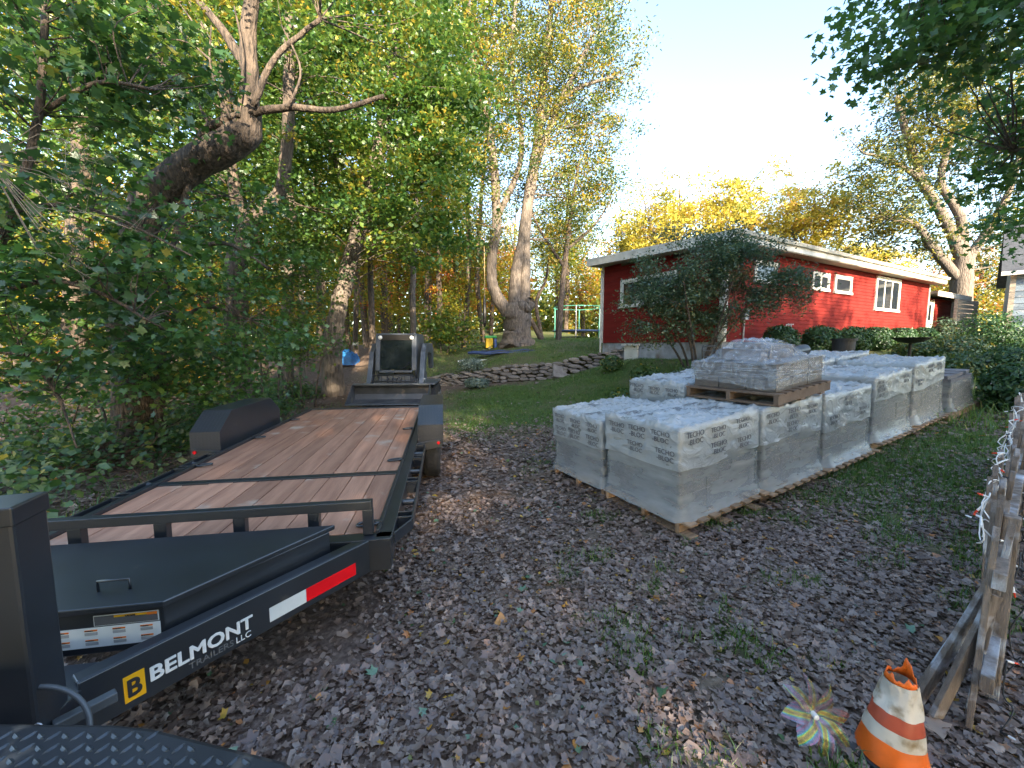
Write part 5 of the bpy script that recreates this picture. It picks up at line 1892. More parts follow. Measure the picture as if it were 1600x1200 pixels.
def sheet_box(lx, ly, z0, z1, seed, wr=.012, flare=0.0, n=26, top=True, side_n=None, topwr=None, scallop=0.0, corner=0.0):
    """a film drawn over a box: a fine grid on top and sides with folds"""
    r_ = np.random.default_rng(seed)
    vs, fs, cache = [], [], {}
    ph = r_.uniform(0, 6.28, 12)
    topwr = wr if topwr is None else topwr
    hx, hy = lx / 2, ly / 2

    def nz_(v, f):
        return noise.noise(Vector((v[0] * f + seed * 3.1, v[1] * f + seed, v[2] * f)))

    def key(v):
        return (round(v[0], 4), round(v[1], 4), round(v[2], 4))

    def put(v, nrm, a):
        k = key(v)
        if k in cache:
            return cache[k]
        x, y, z = v
        edge = min(1, max(0, (z1 - z) / .1)) if nrm[2] == 0 else 1
        fold = abs(nz_((x, y, z * 2.2), 3.0)) + .5 * abs(nz_((x + 3, y, z * 3), 7.0)) + .6 * nz_((x, y, z), 1.3)
        if nrm[2] > 0:
            f2 = 1 - abs(nz_((x * 1.1, y * 2.0, .5), 3.2)) * 2
            f3 = 1 - abs(nz_((x * 2.4 + y, y, 2.5), 4.0)) * 2
            d = topwr * (max(0, f2) ** 4 * 1.0 + max(0, f3) ** 4 * .8 + nz_((x, y, 1), 2) * .5)
        else:
            f2 = 1 - abs(nz_((x * .6, y * .6, z * 2.2 + (x + y) * .5), 3.6)) * 2
            d = wr * (max(0, f2) ** 4 * 1.3 + nz_((x, y, z), 2.0) * .9)
        p_ = Vector(v) + Vector(nrm) * d
        if nrm[2] == 0:
            t = max(0, (z0 + .22 - z) / .22)
            p_ += Vector(nrm) * flare * t * t
            if scallop and z <= z0 + 1e-6:
                p_.z += scallop * nz_((x, y, 4), 2.1) * 2
        vs.append(p_)
        cache[k] = len(vs) - 1
        return cache[k]
    if top:
        for i in range(n):
            for j in range(n):
                q = []
                for a, b in ((i, j), (i + 1, j), (i + 1, j + 1), (i, j + 1)):
                    q.append(put((-hx + lx * a / n, -hy + ly * b / n, z1), (0, 0, 1), 0))
                fs.append(q)
    m_ = side_n or max(6, int(n * (z1 - z0) / lx))
    for ax, sgn in (('x', -1), ('x', 1), ('y', -1), ('y', 1)):
        for i in range(n):
            for j in range(m_):
                q = []
                for a, b in ((i, j), (i + 1, j), (i + 1, j + 1), (i, j + 1)):
                    z = z0 + (z1 - z0) * b / m_
                    if ax == 'x':
                        v, nr = (sgn * hx, -hy + ly * a / n, z), (sgn, 0, 0)
                    else:
                        v, nr = (-hx + lx * a / n, sgn * hy, z), (0, sgn, 0)
                    q.append(put(v, nr, 0))
                fs.append(q if (ax == 'y') == (sgn < 0) else q[::-1])
    me = bpy.data.meshes.new('film')
    me.from_pydata(vs, [], fs)
    me.update()
    me.polygons.foreach_set('use_smooth', [True] * len(me.polygons))
    return me


BLK_ = MB().box((0, 0, 0), (1, 1, 1)).mesh('block')


def blocks(parent, lx, ly, z0, h, nx_, ny_, nz_, seed, gap=.008, only_shell=True, bm='block_grey'):
    r_ = np.random.default_rng(seed)
    bx, by, bz__ = lx / nx_, ly / ny_, h / nz_
    for k in range(nz_):
        for i in range(nx_):
            for j in range(ny_):
                if only_shell and 0 < i < nx_ - 1 and 0 < j < ny_ - 1 and k < nz_ - 1:
                    continue
                o = obj('block', BLK_, 'block_grey', parent)
                o.material_slots[0].link = 'OBJECT'
                o.material_slots[0].material = MATS[bm]
                o.scale = (bx - gap, by - gap, bz__ - gap * .7)
                o.location = (-lx / 2 + bx * (i + .5) + r_.normal() * .002, -ly / 2 + by * (j + .5) + r_.normal() * .002, z0 + bz__ * (k + .5))


def print_on(parent, lx, ly, z1, zc, r_, faces, n):
    """the maker's name printed all over the white cover"""
    slots = {'top': [(i, j) for i in range(3) for j in range(4)], 'front': [(i, j) for i in range(3) for j in range(2)], 'left': [(i, j) for i in range(3) for j in range(2)]}
    for v in slots.values():
        r_.shuffle(v)
    for k in range(n):
        f_ = faces[k % len(faces)]
        if not slots[f_]:
            continue
        i, j = slots[f_].pop()
        s = r_.uniform(.040, .050)
        ju, jv = r_.uniform(0, .06), r_.uniform(-.015, .015)
        if f_ == 'top':
            M = Matrix.Translation((-lx * .46 + lx * .31 * i + ju, -ly * .36 + ly * .22 * j + jv, z1 + .020)) @ Matrix.Rotation(r_.normal() * .12, 4, 'Z')
        elif f_ == 'front':
            M = frame((-lx * .48 + lx * .32 * i + ju, -ly / 2 - .017, z1 - .085 - (z1 - zc - .05) * .5 * j + jv), (1, 0, 0), (0, -1, 0))
        else:
            M = frame((-lx / 2 - .017, ly * .47 - ly * .32 * i - ju, z1 - .085 - (z1 - zc - .05) * .5 * j + jv), (0, -1, 0), (-1, 0, 0))
        text('TECHO', s, 'ink_grey', parent, M, 'printed_name')
        text('-BLOC', s, 'ink_grey', parent, M @ Matrix.Translation((.02, -s * 1.35, 0)), 'printed_name')


def stack(label, t, g_, lx=1.14, ly=.92, h=.80, cover=.42, seed=1, prints=8, faces=('top', 'front', 'left'), group='wrapped block stacks'):
    c = place(t + lx / 2, g_ + ly / 2)
    base = pallet('weathered wooden pallet under the ' + label[0], place(t + lx / 2, g_ + ly / 2 - (.045 if g_ == 0 else 0)), ROWROT, lx + .05, ly + (.16 if g_ == 0 else .06), 'wood_pallet', 'pallets under the wrapped stacks', SL)
    o = thing('wrapped_block_stack', label[1], 'block stack', c, (0, -SL, ROWROT), group)
    z0 = .128
    blocks(o, lx - .03, ly - .03, z0, h - .02, 3, 2, 4, seed)
    obj('stretch_film', sheet_box(lx, ly, z0 - .01, z0 + h, seed, .010, .07, 22), 'stretch_film', o)
    zc = z0 + h * (1 - cover)
    obj('printed_cover', sheet_box(lx + .016, ly + .016, zc, z0 + h + .008, seed + 50, .014, .0, 40, topwr=.034, scallop=.03), 'cover_film', o)
    print_on(o, lx + .016, ly + .016, z0 + h + .008, zc, np.random.default_rng(seed), faces, prints)
    return o


stack(('first wrapped stack of the front row', 'block stack at the front corner of the row, printed white cover over grey film'), 0, 0, seed=1, prints=16, h=.81, cover=.45)
stack(('second wrapped stack of the front row', 'wrapped block stack in the front row carrying the smaller wrapped pallet'), 1.22, 0, seed=2, prints=6, h=.83, faces=('front', 'front', 'top'))
stack(('third wrapped stack of the front row', 'wrapped block stack just past the smaller raised pallet, film hanging to its pallet'), 2.44, 0, seed=3, prints=6, h=.82, cover=.5, faces=('front', 'top'))
stack(('fourth wrapped stack of the front row', 'wrapped block stack in the front row with its film flaring out at the foot'), 3.68, 0, seed=4, prints=5, h=.84, cover=.35, faces=('front', 'top'))
stack(('last tall stack of the front row', 'last tall wrapped block stack beside the low open pallet'), 4.92, 0, seed=5, prints=5, h=.86, cover=.4, faces=('front', 'top'))
stack(('front stack of the back row', 'wrapped block stack behind the front corner stack, low on its slatted pallet'), .02, 1.02, seed=6, prints=8, h=.74, cover=.42, faces=('left', 'left', 'top'))
stack(('second stack of the back row', 'taller wrapped block stack behind the smaller raised pallet'), 1.36, 1.02, seed=7, prints=8, h=.98, cover=.4, faces=('left', 'top'))
stack(('third stack of the back row', 'wrapped block stack of the back row under the black rolls'), 2.62, 1.02, seed=8, prints=3, h=.90, faces=('top', 'front'))
stack(('fourth stack of the back row', 'wrapped block stack of the back row under the white carton'), 3.86, 1.02, seed=9, prints=3, h=.92, faces=('top', 'front'))
stack(('last stack of the back row', 'wrapped block stack at the back row end nearest the fire bowl'), 5.1, 1.02, seed=10, prints=2, h=.90, faces=('top', 'front'))

# low open pallet at the end of the row
c = place(6.9, .42)
pallet('long slatted wooden pallet under the low open stack', c, ROWROT, 1.5, 1.0, 'wood_pallet', None, SL)
o = thing('open_block_stack', 'low open stack of dark slabs in torn film at the end of the row', 'block stack', c, (0, -SL, ROWROT))
blocks(o, 1.0, .84, .128, .52, 3, 3, 3, 30)
obj('stretch_film', sheet_box(1.03, .87, .12, .60, 31, .012, .05, 18, top=False), 'stretch_film', o)
for k in range(6):
    q = obj('slab', BLK_, 'block_grey', o)
    q.scale = (.30, .40, .05)
    q.location = (-.34 + .34 * (k % 3), -.2 + .42 * (k // 3), .675 + .004 * k)
    q.rotation_euler = (0, 0, .05 * ((k * 7) % 5 - 2))

# the smaller pallet set on top of the second stack
ctop = place(1.22 + .60, .46)
zt_ = ctop.z + .128 + .83 + .03 + .02
tr_ = ROWROT + math.radians(3)
C2 = Vector((ctop.x, ctop.y, zt_))
pallet('dark weathered pallet set on top of the second wrapped stack', C2, tr_, 1.16, 1.04, 'wood_pallet_dark', None, SL)
o = thing('raised_block_stack', 'low stack of grey blocks under glossy clear film on the raised dark pallet', 'block stack', C2, (0, -SL, tr_))
blocks(o, 1.02, .92, .128, .13, 3, 3, 1, 40, gap=.014, only_shell=False, bm='block_brown')
blocks(o, 1.02, .92, .258, .16, 3, 2, 1, 41, gap=.006, only_shell=False, bm='block_brown')
# loose bags and boards heaped on the blocks, then the clear film tented over them
for k, (x, y, w, d, h_, a) in enumerate([(-.1, .05, .5, .4, .12, .2), (.18, -.02, .34, .42, .16, -.3), (.0, .1, .3, .3, .17, .6)]):
    q = obj('loose_block', BLK_, 'block_grey', o)
    q.scale = (w, d, h_)
    q.location = (x, y, .42 + h_ / 2)
    q.rotation_euler = (.06, .05, a)
# tented film
r_ = np.random.default_rng(5)
vs, fs = [], []
n = 40
hx, hy = .53, .48
for i in range(n + 1):
    for j in range(n + 1):
        a, b = -1 + 2 * i / n, -1 + 2 * j / n
        e = max(abs(a), abs(b))
        q_ = math.sqrt((a + .05) ** 2 + (b * .9) ** 2)
        hgt_ = .424 + .20 * max(0, min(1, (1.02 - q_) / .62)) ** 1.25 * (1 + .22 * noise.noise(Vector((a * 2, b * 2, 1))))
        rd = 1 - abs(noise.noise(Vector((a * 3 + b, b * 4, 3)))) * 2
        hgt_ += .035 * max(0, rd) ** 3 * (1 - e ** 6) + .015 * noise.noise(Vector((a * 9, b * 9, 0)))
        if e > .97:
            hgt_ = .425
        vs.append((a * hx, b * hy, hgt_))
for i in range(n):
    for j in range(n):
        q = i * (n + 1) + j
        fs.append((q, q + n + 1, q + n + 2, q + 1))
me = bpy.data.meshes.new('film')
me.from_pydata(vs, [], fs)
me.update()
me.polygons.foreach_set('use_smooth', [True] * len(me.polygons))
obj('clear_film', me, 'clear_film', o)
obj('side_film', sheet_box(1.05, .95, .20, .425, 44, .008, 0, 26, top=False, side_n=10, scallop=.03), 'clear_film', o)
mb = MB()
for k in range(26):
    # stretched strands of film running round the stack
    z_ = r_.uniform(.22, .41)
    z2 = z_ + r_.uniform(-.10, .10)
    f_ = k % 2
    if f_:
        mb.tube([(-.535, -.485, z_), (0, -.492, (z_ + z2) / 2), (.535, -.485, min(.43, max(.2, z2)))], .0025, 4)
    else:
        mb.tube([(-.535, .485, z_), (-.542, 0, (z_ + z2) / 2), (-.535, -.485, min(.43, max(.2, z2)))], .0025, 4)
setting(mb.build('film_strands', 'clear_film', o), 'stuff')

# rolls and carton lying on the back row
zr = place(3.2, 1.5).z + .128 + .92 + .045
rolls = []
for k, (t0, t1, g_, rr_, lab) in enumerate([(2.75, 4.4, 1.30, .085, 'thin black fabric roll lying under the carton on the back row'), (3.6, 5.1, 1.55, .10, 'thick black plastic-wrapped roll beside the carton on the back row'), (3.7, 5.0, 1.78, .09, 'rear black roll lying behind the thick one on the back row')]):
    a = ROW0 + R2 * t0 + N2 * g_
    b = ROW0 + R2 * t1 + N2 * g_
    za = gz(a.x, a.y) + .128 + .92 + rr_ + .03
    zb2 = gz(b.x, b.y) + .128 + .92 + rr_ + .03
    mid_ = (a + b) / 2
    ro = thing('fabric_roll', lab, 'roll', (mid_.x, mid_.y, (za + zb2) / 2 - rr_))
    d = Vector((b.x - a.x, b.y - a.y, zb2 - za))
    L_ = d.length
    d.normalize()
    pts = [d * (-L_ / 2 + L_ * q / 10) + Vector((0, 0, rr_)) for q in range(11)]
    MB().tube(pts, [rr_ * (1 + .03 * math.sin(q * 2.2)) for q in range(11)], 18).build('roll_body', 'plastic_black', ro, smooth=False)
    for sgn in (-1, 1):
        e0 = d * (sgn * L_ / 2) + Vector((0, 0, rr_))
        MB().tube([e0 - d * .02 * sgn, e0 + d * .012 * sgn], [rr_ * .45, rr_ * .45], 14).build('cardboard_core', 'wood_pallet', ro)
cc = place(3.35, 1.12)
cb = thing('carton', 'small white cardboard carton lying on the black rolls', 'carton', (cc.x, cc.y, cc.z + .128 + .90 + .03), (0, -SL, ROWROT - .25))
MB().box((0, 0, .095), (.38, .28, .19)).build('box_body', 'white_plastic', cb, bevel=.004)
MB().box((0, 0, .192), (.384, .06, .002)).build('tape', 'straw', cb)
MB().box((0, -.1415, .095), (.12, .002, .07)).build('shipping_label', 'decal_white', cb)
for k in range(3):
    MB().box((0, -.1432, .115 - k * .02), (.09, .002, .006)).build('label_line', 'ink_grey', cb)
# a white paper laid on the grass beyond the last pallet: long plank
pk = MB().box((0, 0, .02), (1.5, .22, .04)).build('loose_plank', 'fence_grey', None, bevel=.004)
p_ = at(1535, 614, 8.3)
pk.location = (p_.x, p_.y, gz(p_.x, p_.y) + .01)
pk.rotation_euler = (0, -.06, .15)
tag(pk, 'long pale plank lying in the grass beyond the last pallet', 'plank')

# ------------------------------------------------------------------ small things of the yard
# traffic cone with a torn top
cp = at(1388, 1195, 1.52)
cone = thing('traffic_cone', 'dirty orange and white traffic cone with a torn-off top by the fence', 'cone', (cp.x + .005, 1.52, gz(cp.x, 1.52)), (0, math.radians(3), .4))
cone.scale = (.74, .74, .745)
NSEG = 40


def cone_r(z):
    return .165 - .205 * z


def band(name, z0, z1, m_, inset=0.0, wob=0.0):
    vs, fs = [], []
    nzz = 8
    for i in range(nzz + 1):
        for k in range(NSEG):
            t = 2 * math.pi * k / NSEG
            z = z0 + (z1 - z0) * i / nzz
            rr_ = cone_r(z) + inset + wob * noise.noise(Vector((math.cos(t) * 2, math.sin(t) * 2, z * 9)))
            vs.append((rr_ * math.cos(t), rr_ * math.sin(t), z))
    for i in range(nzz):
        for k in range(NSEG):
            fs.append((i * NSEG + k, i * NSEG + (k + 1) % NSEG, (i + 1) * NSEG + (k + 1) % NSEG, (i + 1) * NSEG + k))
    return MB().add(vs, fs).build(name, m_, cone, smooth=True)


MB().box((0, 0, .015), (.36, .36, .03)).build('cone_base', 'plastic_black', cone, bevel=.01)
band('cone_lower', .03, .16, 'cone_orange', 0, .006)
band('white_band', .16, .235, 'cone_white', .002, .008)
band('orange_band', .235, .315, 'cone_band', .001, .008)
band('white_band', .315, .47, 'cone_white', .002, .022)
vs, fs = [], []
for k in range(NSEG + 1):
    t = 2 * math.pi * k / NSEG
    tear = .50 + .012 * math.sin(5 * t) + .010 * math.sin(11 * t + 1)
    dd = (t - 6.15 + math.pi) % (2 * math.pi) - math.pi
    tear += .085 * math.exp(-(dd / .42) ** 4)
    for z in (.47, .5 * (.47 + tear), tear):
        rr_ = cone_r(z) * (1 + .05 * noise.noise(Vector((math.cos(t) * 2, math.sin(t) * 2, z * 12))))
        vs.append((rr_ * math.cos(t), rr_ * math.sin(t), z))
for k in range(NSEG):
    for i in range(2):
        a = k * 3 + i
        fs.append((a, a + 3, a + 4, a + 1))
tp = MB().add(vs, fs).build('torn_top', 'cone_orange', cone, smooth=True)
so_ = tp.modifiers.new('thick', 'SOLIDIFY')
so_.thickness = .004

# pinwheel
m, nt, N, L, p = nodes('holographic')
tc = N.new('ShaderNodeTexCoord')
wv = N.new('ShaderNodeTexWave')
wv.inputs['Scale'].default_value = 6
wv.inputs['Distortion'].default_value = 3
wv.bands_direction = 'Z'
oi = N.new('ShaderNodeObjectInfo')
va = N.new('ShaderNodeVectorMath')
L.new(tc.outputs['Object'], va.inputs[0])
L.new(oi.outputs['Random'], va.inputs[1])
L.new(va.outputs[0], wv.inputs['Vector'])
cr = N.new('ShaderNodeValToRGB')
e = cr.color_ramp.elements
e[0].color, e[1].color = (.45, .30, .10, 1), (.25, .30, .36, 1)
for q, c in ((.12, (.80, .55, .08)), (.2, (.75, .70, .12)), (.28, (.05, .65, .25)), (.36, (.15, .40, .55)), (.48, (.28, .28, .31)), (.8, (.30, .24, .28)), (.9, (.60, .18, .28))):
    k = e.new(q)
    k.color = (*c, 1)
L.new(wv.outputs['Fac'], cr.inputs[0])
L.new(cr.outputs[0], p.inputs['Base Color'])
p.inputs['Metallic'].default_value = .55
p.inputs['Roughness'].default_value = .25
p.inputs['Alpha'].default_value = .68
MATS['holographic'] = m
pp = at(1268, 1112, 1.62)
gzz = gz(pp.x, pp.y)
pin = thing('pinwheel', 'shiny rainbow pinwheel on a thin stick among the fallen leaves', 'pinwheel', (pp.x, pp.y, gzz), (0, 0, .0))
zc_ = pp.z - gzz
MB().tube([(0, 0.02, -.05), (0, .02, zc_ + .01)], .004, 7).build('stick', 'white_plastic', pin)
MB().lathe([(.012, 0), (.012, -.03), (.005, -.034)], 14, (0, .0, zc_), 'y').build('hub', 'white_plastic', pin)
tiltM = Matrix.Translation((0, -.012, zc_)) @ Matrix.Rotation(math.radians(-35), 4, 'X')
vs, fs = [], []
n_, m_ = 12, 6
for i in range(n_ + 1):
    for j in range(m_ + 1):
        s, w = i / n_, j / m_ - .5
        wid = .082 * math.sin(math.pi * (s * .97 + .02)) ** .75 * (1.15 - .45 * s)
        vs.append((.010 + .135 * s, -.045 * math.sin(math.pi * s) * (.5 + w) - .012 * s, w * wid + .035 * s * s))
for i in range(n_):
    for j in range(m_):
        q = i * (m_ + 1) + j
        fs.append((q, q + 1, q + m_ + 2, q + m_ + 1))
pmesh = MB().add(vs, fs).mesh('petal')
for k in range(8):
    pe = obj('petal', pmesh, 'holographic', pin, smooth=True)
    pe.matrix_local = tiltM @ Matrix.Rotation(2 * math.pi * k / 8 + .25, 4, 'Y')

# picket fence running off to the right, nearly end-on
FN = Vector((2.02, 1.60, 0))
FD = Vector((.80, .60, 0)).normalized()
FL_ = 4.6
pf = thing('picket_fence', 'weathered picket fence with peeling white paint hung with string lights', 'fence', (FN.x, FN.y, gz(FN.x, FN.y)), (0, 0, math.atan2(FD.y, FD.x)))
PK = MB().prism([(-.036, 0, 0), (.036, 0, 0), (.036, 0, .93), (0, 0, .985), (-.036, 0, .93)], (0, -.011, 0), (0, .011, 0)).mesh('picket')
rr = np.random.default_rng(15)


def fz(t):
    q = FN + FD * t
    return gz(q.x, q.y) - pf.location.z


t = .05
while t < FL_:
    o = obj('picket', PK, 'fence_wood', pf, bevel=.003)
    o.location = (t, .02 + rr.normal() * .004, fz(t) + rr.normal() * .012)
    o.rotation_euler = (rr.normal() * .03, rr.normal() * .03, rr.normal() * .05)
    o.scale = (1, 1, rr.uniform(.96, 1.02))
    t += .125 + rr.normal() * .006
for z in (.28, .74):
    MB().bar((-.02, -.022, fz(0) + z), (FL_, -.022, fz(FL_) + z), .04, .075).build('rail', 'fence_wood', pf, bevel=.003)
for t in (.35, 2.2, 4.4):
    MB().box((t, -.03, fz(t) + .44), (.055, .055, .96)).build('post', 'fence_wood', pf, bevel=.006)
# loose boards leaning on the fence end
for k, (xa, ya, da, xb, yb, db, w_, lab) in enumerate([(1552, 905, 1.70, 1428, 1112, 1.74, .055, 'broken weathered board leaning on the fence end beside the cone'), (1556, 930, 1.66, 1462, 1120, 1.66, .06, 'second leaning board with peeling white paint at the fence end'), (1528, 945, 1.80, 1440, 1080, 1.86, .045, 'narrow lath leaning behind the other loose boards')]):
    a, b = at(xa, ya, da), at(xb, yb, db)
    zz = gz(b.x, b.y)
    b.z = max(b.z, zz + .01)
    o = thing('leaning_board', lab, 'board', (b.x, b.y, zz))
    MB().bar(a - Vector((b.x, b.y, zz)), b - Vector((b.x, b.y, zz)), w_, .022, (0.3, -.6, .6)).build('board', 'fence_wood', o, bevel=.003)
# string lights
sl_o = thing('string_lights', 'tangled string of small red-tipped lights on white and black wire along the fence', 'string lights', (FN.x, FN.y, gz(FN.x, FN.y)))
B_ = sl_o.location


def along(t, off, z):
    q = FN + FD * t
    nn = Vector((-FD.y, FD.x, 0))
    return q + nn * off + Vector((0, 0, gz(q.x, q.y) + z)) - B_


for nm, m_, seed, n_ in (('white_wire', 'cable_white', 3, 90), ('black_wire', 'cable_black', 4, 60)):
    r_ = np.random.default_rng(seed)
    pts = [along(.0 + (FL_ * .8) * k / n_ + r_.normal() * .02, (.05 if seed == 3 else -.07) + r_.normal() * .018, (.88 if seed == 3 else .55) + .09 * math.sin(k * .8) + r_.normal() * .03 - (.5 * max(0, 1 - k / 10) if seed == 4 else 0)) for k in range(n_ + 1)]
    c = curve_pts([(*p_, .003) for p_ in pts], 3)
    MB().tube(c[:, :3], c[:, 3], 5).build(nm, m_, sl_o, smooth=True)
    for k in range(0, n_, 3):
        q = pts[k]
        d = Vector((r_.normal(), r_.normal(), r_.normal() * .6)).normalized()
        s_ = MB().tube([q, q + d * .028], [.005, .005], 6).build('socket', 'cable_white' if k % 2 else 'cable_black', sl_o)
        MB().tube([q + d * .028, q + d * .045, q + d * .052], [.0045, .004, .001], 6).build('bulb', 'bulb_red' if k % 2 else 'white_plastic', s_)

# fire bowl and pot in front of the boxwoods
q = at(1422, 541, 9.6)
fbw = thing('fire_bowl', 'wide shallow black iron bowl on a thin pedestal beyond the rolls', 'fire bowl', (q.x, 9.6, gz(q.x, 9.6)))
hz = at(1422, 528, 9.6).z - gz(q.x, 9.6)
MB().lathe([(.05, hz - .13), (.22, hz - .09), (.36, hz), (.375, hz + .012), (.34, hz + .002), (.18, hz - .07), (.02, hz - .09)], 32).build('bowl', 'iron_black', fbw, smooth=True)
MB().lathe([(.2, 0), (.2, .02), (.035, .05), (.03, hz - .12), (.06, hz - .1)], 18).build('pedestal', 'iron_black', fbw, smooth=True)
q = at(1318, 541, 8.9)
po = thing('flower_pot', 'black plastic flower pot standing before the boxwood balls', 'pot', (q.x, 8.9, gz(q.x, 8.9)))
hz = at(1318, 529, 8.9).z - gz(q.x, 8.9)
MB().lathe([(.16, 0), (.21, hz - .05), (.235, hz - .05), (.24, hz), (.215, hz), (.20, hz - .06)], 26).build('pot_body', 'pot_black', po, smooth=False)
MB().lathe([(.20, hz - .06), (.1, hz - .04), (.01, hz - .045)], 20).build('potting_soil', 'soil', po)
# black wrought chair back poking up behind the raised stack
q = at(1118, 560, 7.0)
chr_ = thing('garden_chair', 'black metal garden chair half hidden behind the raised stack', 'chair', (q.x, 7.0, gz(q.x, 7.0)), (0, 0, .6))
hz = at(1118, 541, 7.0).z - chr_.location.z
for s in (-1, 1):
    MB().tube([(s * .26, 0, 0), (s * .26, .02, .42), (s * .26, .1, hz - .06), (s * .2, .12, hz)], .012, 7).build('leg', 'iron_black', chr_)
    MB().tube([(s * .26, -.45, 0), (s * .26, -.43, .42)], .012, 7).build('leg', 'iron_black', chr_)
MB().box((0, -.21, .43), (.54, .48, .02)).build('seat', 'iron_black', chr_)
MB().tube([(-.2, .12, hz), (.2, .12, hz)], .012, 7).build('top_bar', 'iron_black', chr_)
for k in range(3):
    MB().tube([(-.26, .09, hz - .08 - .1 * k), (.26, .09, hz - .08 - .1 * k)], .008, 6).build('back_bar', 'iron_black', chr_)

# red flowers and a red tub by the entry wing
q = at(1495, 520, 16.8)
tb_ = thing('red_wagon', 'small red toy wagon by the entry wing steps', 'wagon', (q.x, 16.8, gz(q.x, 16.8)), (0, 0, .5))
MB().box((0, 0, .28), (.9, .45, .18)).build('tray', 'paint_red', tb_, bevel=.02)
for sx in (-.3, .3):
    for sy in (-.2, .2):
        MB().lathe([(.12, -.02), (.12, .02)], 14, (sx, sy, .12), 'y').build('wheel', 'rubber', tb_)
bush('flower_bush', 'small dark bush with red flowers beside the entry wing door', at(1477, 520, 16.4).x, 16.4, .5, 1.1, 1400, 'leaf_shrub', .06, 201, shell=False)

# ---- upper lawn: trampoline, pool cover, swing, toy
q = at(902, 538, 25.5)
tz = gz(q.x, 25.5)
tramp = thing('trampoline', 'round trampoline with a blue pad and green net poles beside the red house', 'trampoline', (q.x, 25.5, tz))
Rt = 1.55
zt2 = max(.45, at(902, 535, 25.5).z - tz)
MB().lathe([(Rt * .82, zt2), (Rt, zt2 + .03), (Rt + .05, zt2), (Rt, zt2 - .05), (Rt * .82, zt2 - .01)], 36).build('pad', 'mesh_blue', tramp)
MB().lathe([(Rt * .82, zt2 - .005), (Rt * .3, zt2 - .02), (.02, zt2 - .03)], 30).build('bed', 'plastic_black', tramp)
for k in range(6):
    a = 2 * math.pi * k / 6 + .3
    MB().tube([(Rt * math.cos(a), Rt * math.sin(a), 0), (Rt * math.cos(a), Rt * math.sin(a), zt2 + 1.45)], .03, 7).build('net_pole', 'net_green' if k % 2 else 'bright_steel', tramp)
MB().tube([(Rt * math.cos(t), Rt * math.sin(t), zt2 + 1.45) for t in np.linspace(0, 2 * math.pi, 25)], .02, 6, cap=False).build('net_hoop', 'net_green', tramp)
# dark pool cover folded on the grass with a white pole
q = at(778, 548, 18.2)
pc = thing('folded_cover', 'folded black and blue plastic cover lying on the upper lawn', 'tarp', (q.x, 18.2, gz(q.x, 18.2)), (0, 0, .05))
for k in range(5):
    pts = [(-1.35 + .15 * k + .27 * i, -.25 + .12 * k + .05 * math.sin(i + k), .07 + .025 * math.sin(i * 1.3 + k) + .02 * k) for i in range(11)]
    MB().tube(pts, [.06 + .025 * math.sin(i * .9 + k * 2) for i in range(11)], 9).build('fold', 'plastic_black' if k % 2 else 'mesh_blue', pc, smooth=True)
q = at(742, 549, 17.6)
pl = MB().tube([(-.75, 0, .04), (.75, .1, .10)], .035, 9).build('white_pole', 'white_plastic')
pl.location = (q.x, 17.6, gz(q.x, 17.6))
tag(pl, 'white plastic pole lying against the folded cover', 'pole')
q = at(767, 534, 21)
toy = thing('toy_slide', 'yellow and green plastic toddler toy beside the big maple', 'toy', (q.x, 21, gz(q.x, 21)), (0, 0, .2))
MB().box((-.1, 0, .26), (.36, .4, .5)).build('body', 'toy_yellow', toy, bevel=.03)
MB().box((-.02, 0, .58), (.62, .45, .14)).build('roof', 'toy_green', toy, bevel=.03)
MB().box((.22, 0, .25), (.14, .36, .5)).build('side', 'toy_blue', toy, bevel=.03)
sw = thing('rope_swing', 'rope swing with a dark seat hanging beside the big maple', 'swing', at(757, 470, 20))
MB().tube([(0, 0, 3.2), (0.02, 0, -.3)], .018, 6).build('rope', 'straw', sw)
MB().lathe([(.02, .3), (.06, .0), (.10, -.6), (.09, -1.1), (.03, -1.3)], 12).build('hanging_seat', 'plastic_black', sw)

# blue tarp over a cart, with pale boards on stakes, at the wood's edge
TD = 18.0
q = at(537, 556, TD)
tz = gz(q.x, TD)
tarp = thing('tarped_pile', 'blue tarp thrown over a pile at the wood edge beside the loader', 'tarp', (q.x, TD, tz))
vs, fs = [], []
n = 18
zt3 = at(537, 545, TD).z - tz
for i in range(n + 1):
    for j in range(n + 1):
        a, b = -1 + 2 * i / n, -1 + 2 * j / n
        e = max(abs(a), abs(b))
        z = zt3 * max(0, 1 - e ** 3) ** .5 * (.85 + .2 * noise.noise(Vector((a * 2, b * 2, 4)))) + .04 * noise.noise(Vector((a * 6, b * 6, 0))) + .02
        vs.append((a * .58, b * .5, max(.02, z)))
for i in range(n):
    for j in range(n):
        k = i * (n + 1) + j
        fs.append((k, k + n + 1, k + n + 2, k + 1))
MB().add(vs, fs).build('tarp_sheet', 'tarp_blue', tarp)
MB().box((0, 0, zt3 * .3), (.5, .4, zt3 * .6)).build('covered_crate', 'plastic_black', tarp)
for k, (x, yt) in enumerate(((521, 528), (557, 534))):
    p0 = at(x, 572, 18.6)
    z0 = gz(p0.x, 18.6)
    ht = at(x, yt, 18.6).z - z0
    st_ = thing('yard_stake', ['pale wooden stake with a short board beside the blue tarp', 'taller stake with a white board behind the blue tarp'][k], 'stake', (p0.x, 18.6, z0))
    for s in (-1, 1):
        MB().box((s * .10, 0, ht / 2 - .05), (.025, .025, ht + .1)).build('stake', 'straw', st_)
    MB().box((0, -.02, ht - .10), (.26, .02, .12)).build('sign_board', 'trim_white' if k else 'fence_grey', st_)
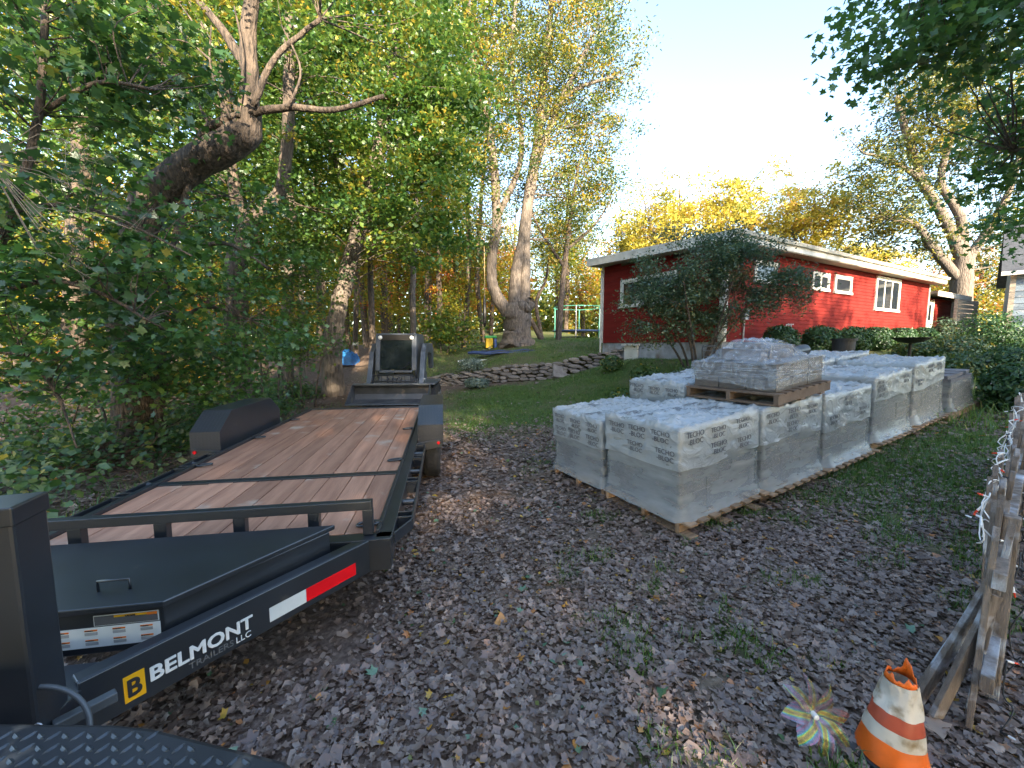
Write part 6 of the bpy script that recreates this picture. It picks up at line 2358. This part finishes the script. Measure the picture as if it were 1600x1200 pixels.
# yellow handle tool right of the loader
q = at(667, 575, 11.4)
sh_ = thing('yellow_jug', 'small yellow can standing beside the loader', 'can', (q.x + .05, 12.2, gz(q.x, 12.2)))
MB().box((0, 0, .12), (.16, .12, .24)).build('can_body', 'toy_yellow', sh_, bevel=.02)
MB().tube([(-.05, 0, .24), (-.03, 0, .30), (.05, 0, .30), (.06, 0, .24)], .012, 6).build('handle', 'toy_yellow', sh_)

# ---- brush pile, undergrowth and dead branches at the left
r_ = np.random.default_rng(33)
q = at(165, 715, 5.6)
bp_ = thing('brush_pile', 'heap of dead brown twigs under the maple sprays', 'brush pile', (q.x, 5.6, gz(q.x, 5.6)))
mb = MB()
for k in range(220):
    a = r_.uniform(0, 6.28)
    rr_ = abs(r_.normal()) * .45
    c = Vector((rr_ * math.cos(a) * 1.7, rr_ * math.sin(a), max(.02, .34 * math.exp(-(rr_ / .5) ** 2) * r_.random())))
    d = Vector((r_.normal(), r_.normal(), r_.normal() * .3)).normalized() * r_.uniform(.12, .4)
    mb.tube([c - d, c + Vector(r_.normal(size=3) * .03), c + d], [.006, .005, .002], 4, cap=False)
setting(mb.build('twigs', 'twig', bp_), 'stuff')
# dead grey branch hanging in at the far left
db = thing('dead_branch', 'bare dead branch with dry seed tufts hanging at the wood edge', 'branch', at(-20, 250, 4.2))
B_ = db.location
mb = MB()
tips = []
for k in range(16):
    y_ = 200 + k * 13 + r_.normal() * 5
    x1 = r_.uniform(90, 230)
    a, b, c = at(-20, 250, 4.2), at(60, y_, 4.2), at(x1, y_ + r_.uniform(5, 60), 4.2 + r_.normal() * .1)
    mb.tube([a - B_, b - B_, c - B_], [.006, .004, .0015], 5, cap=False)
    for j in range(5):
        t = r_.uniform(.3, 1)
        m0 = b.lerp(c, t)
        m1 = m0 + Vector((r_.uniform(.02, .2), r_.normal() * .05, r_.normal() * .12))
        mb.tube([m0 - B_, m1 - B_], [.0022, .001], 4, cap=False)
        tips.append(m1 - B_)
setting(mb.build('twigs', 'twig_pale', db), 'stuff')
tips = np.array([tuple(t) for t in tips for _ in range(5)])
tips = tips + r_.normal(size=tips.shape) * .025
V, Fa, A = leaves(tips, r_.normal(size=tips.shape), .012 * r_.uniform(.6, 1.4, len(tips)), OVAL, r_, r_.random(len(tips)))
setting(obj('seed_tufts', fast_mesh('seed_tufts', V, Fa, A), 'leaf_dry', db), 'stuff')

# undergrowth: low leafy cover under the wood edge
P, S = [], []
for k in range(430):
    y_ = r_.uniform(2.6, 13.5)
    x_ = -4.5 - .17 * (y_ - 3) - abs(r_.normal()) * 1.7
    if abs(x_) > y_ * 1.4 + .5:
        continue
    h_ = r_.uniform(.08, .75) * min(1, .25 + (-x_ - 4.15 - .17 * (y_ - 3)) / 1.1)
    n = int(r_.uniform(14, 40))
    off = r_.normal(size=(n, 3)) * np.array([.22, .22, 0])
    z = gz(x_, y_) + h_ * r_.random(n) ** .7 + .02
    P.append(np.stack([x_ + off[:, 0], y_ + off[:, 1], z], 1))
P = np.concatenate(P)
V, Fa, A = leaves(P, r_.normal(size=P.shape) * .5 + np.array([.2, -.3, .8]), .045 * r_.uniform(.6, 1.4, len(P)), BLOB, r_, np.clip(.45 + .2 * r_.normal(size=len(P)), 0, .9))
tag(setting(obj('undergrowth', fast_mesh('undergrowth', V, Fa, A), 'leaf_weed'), 'stuff'), 'low leafy undergrowth along the edge of the wood', 'undergrowth')
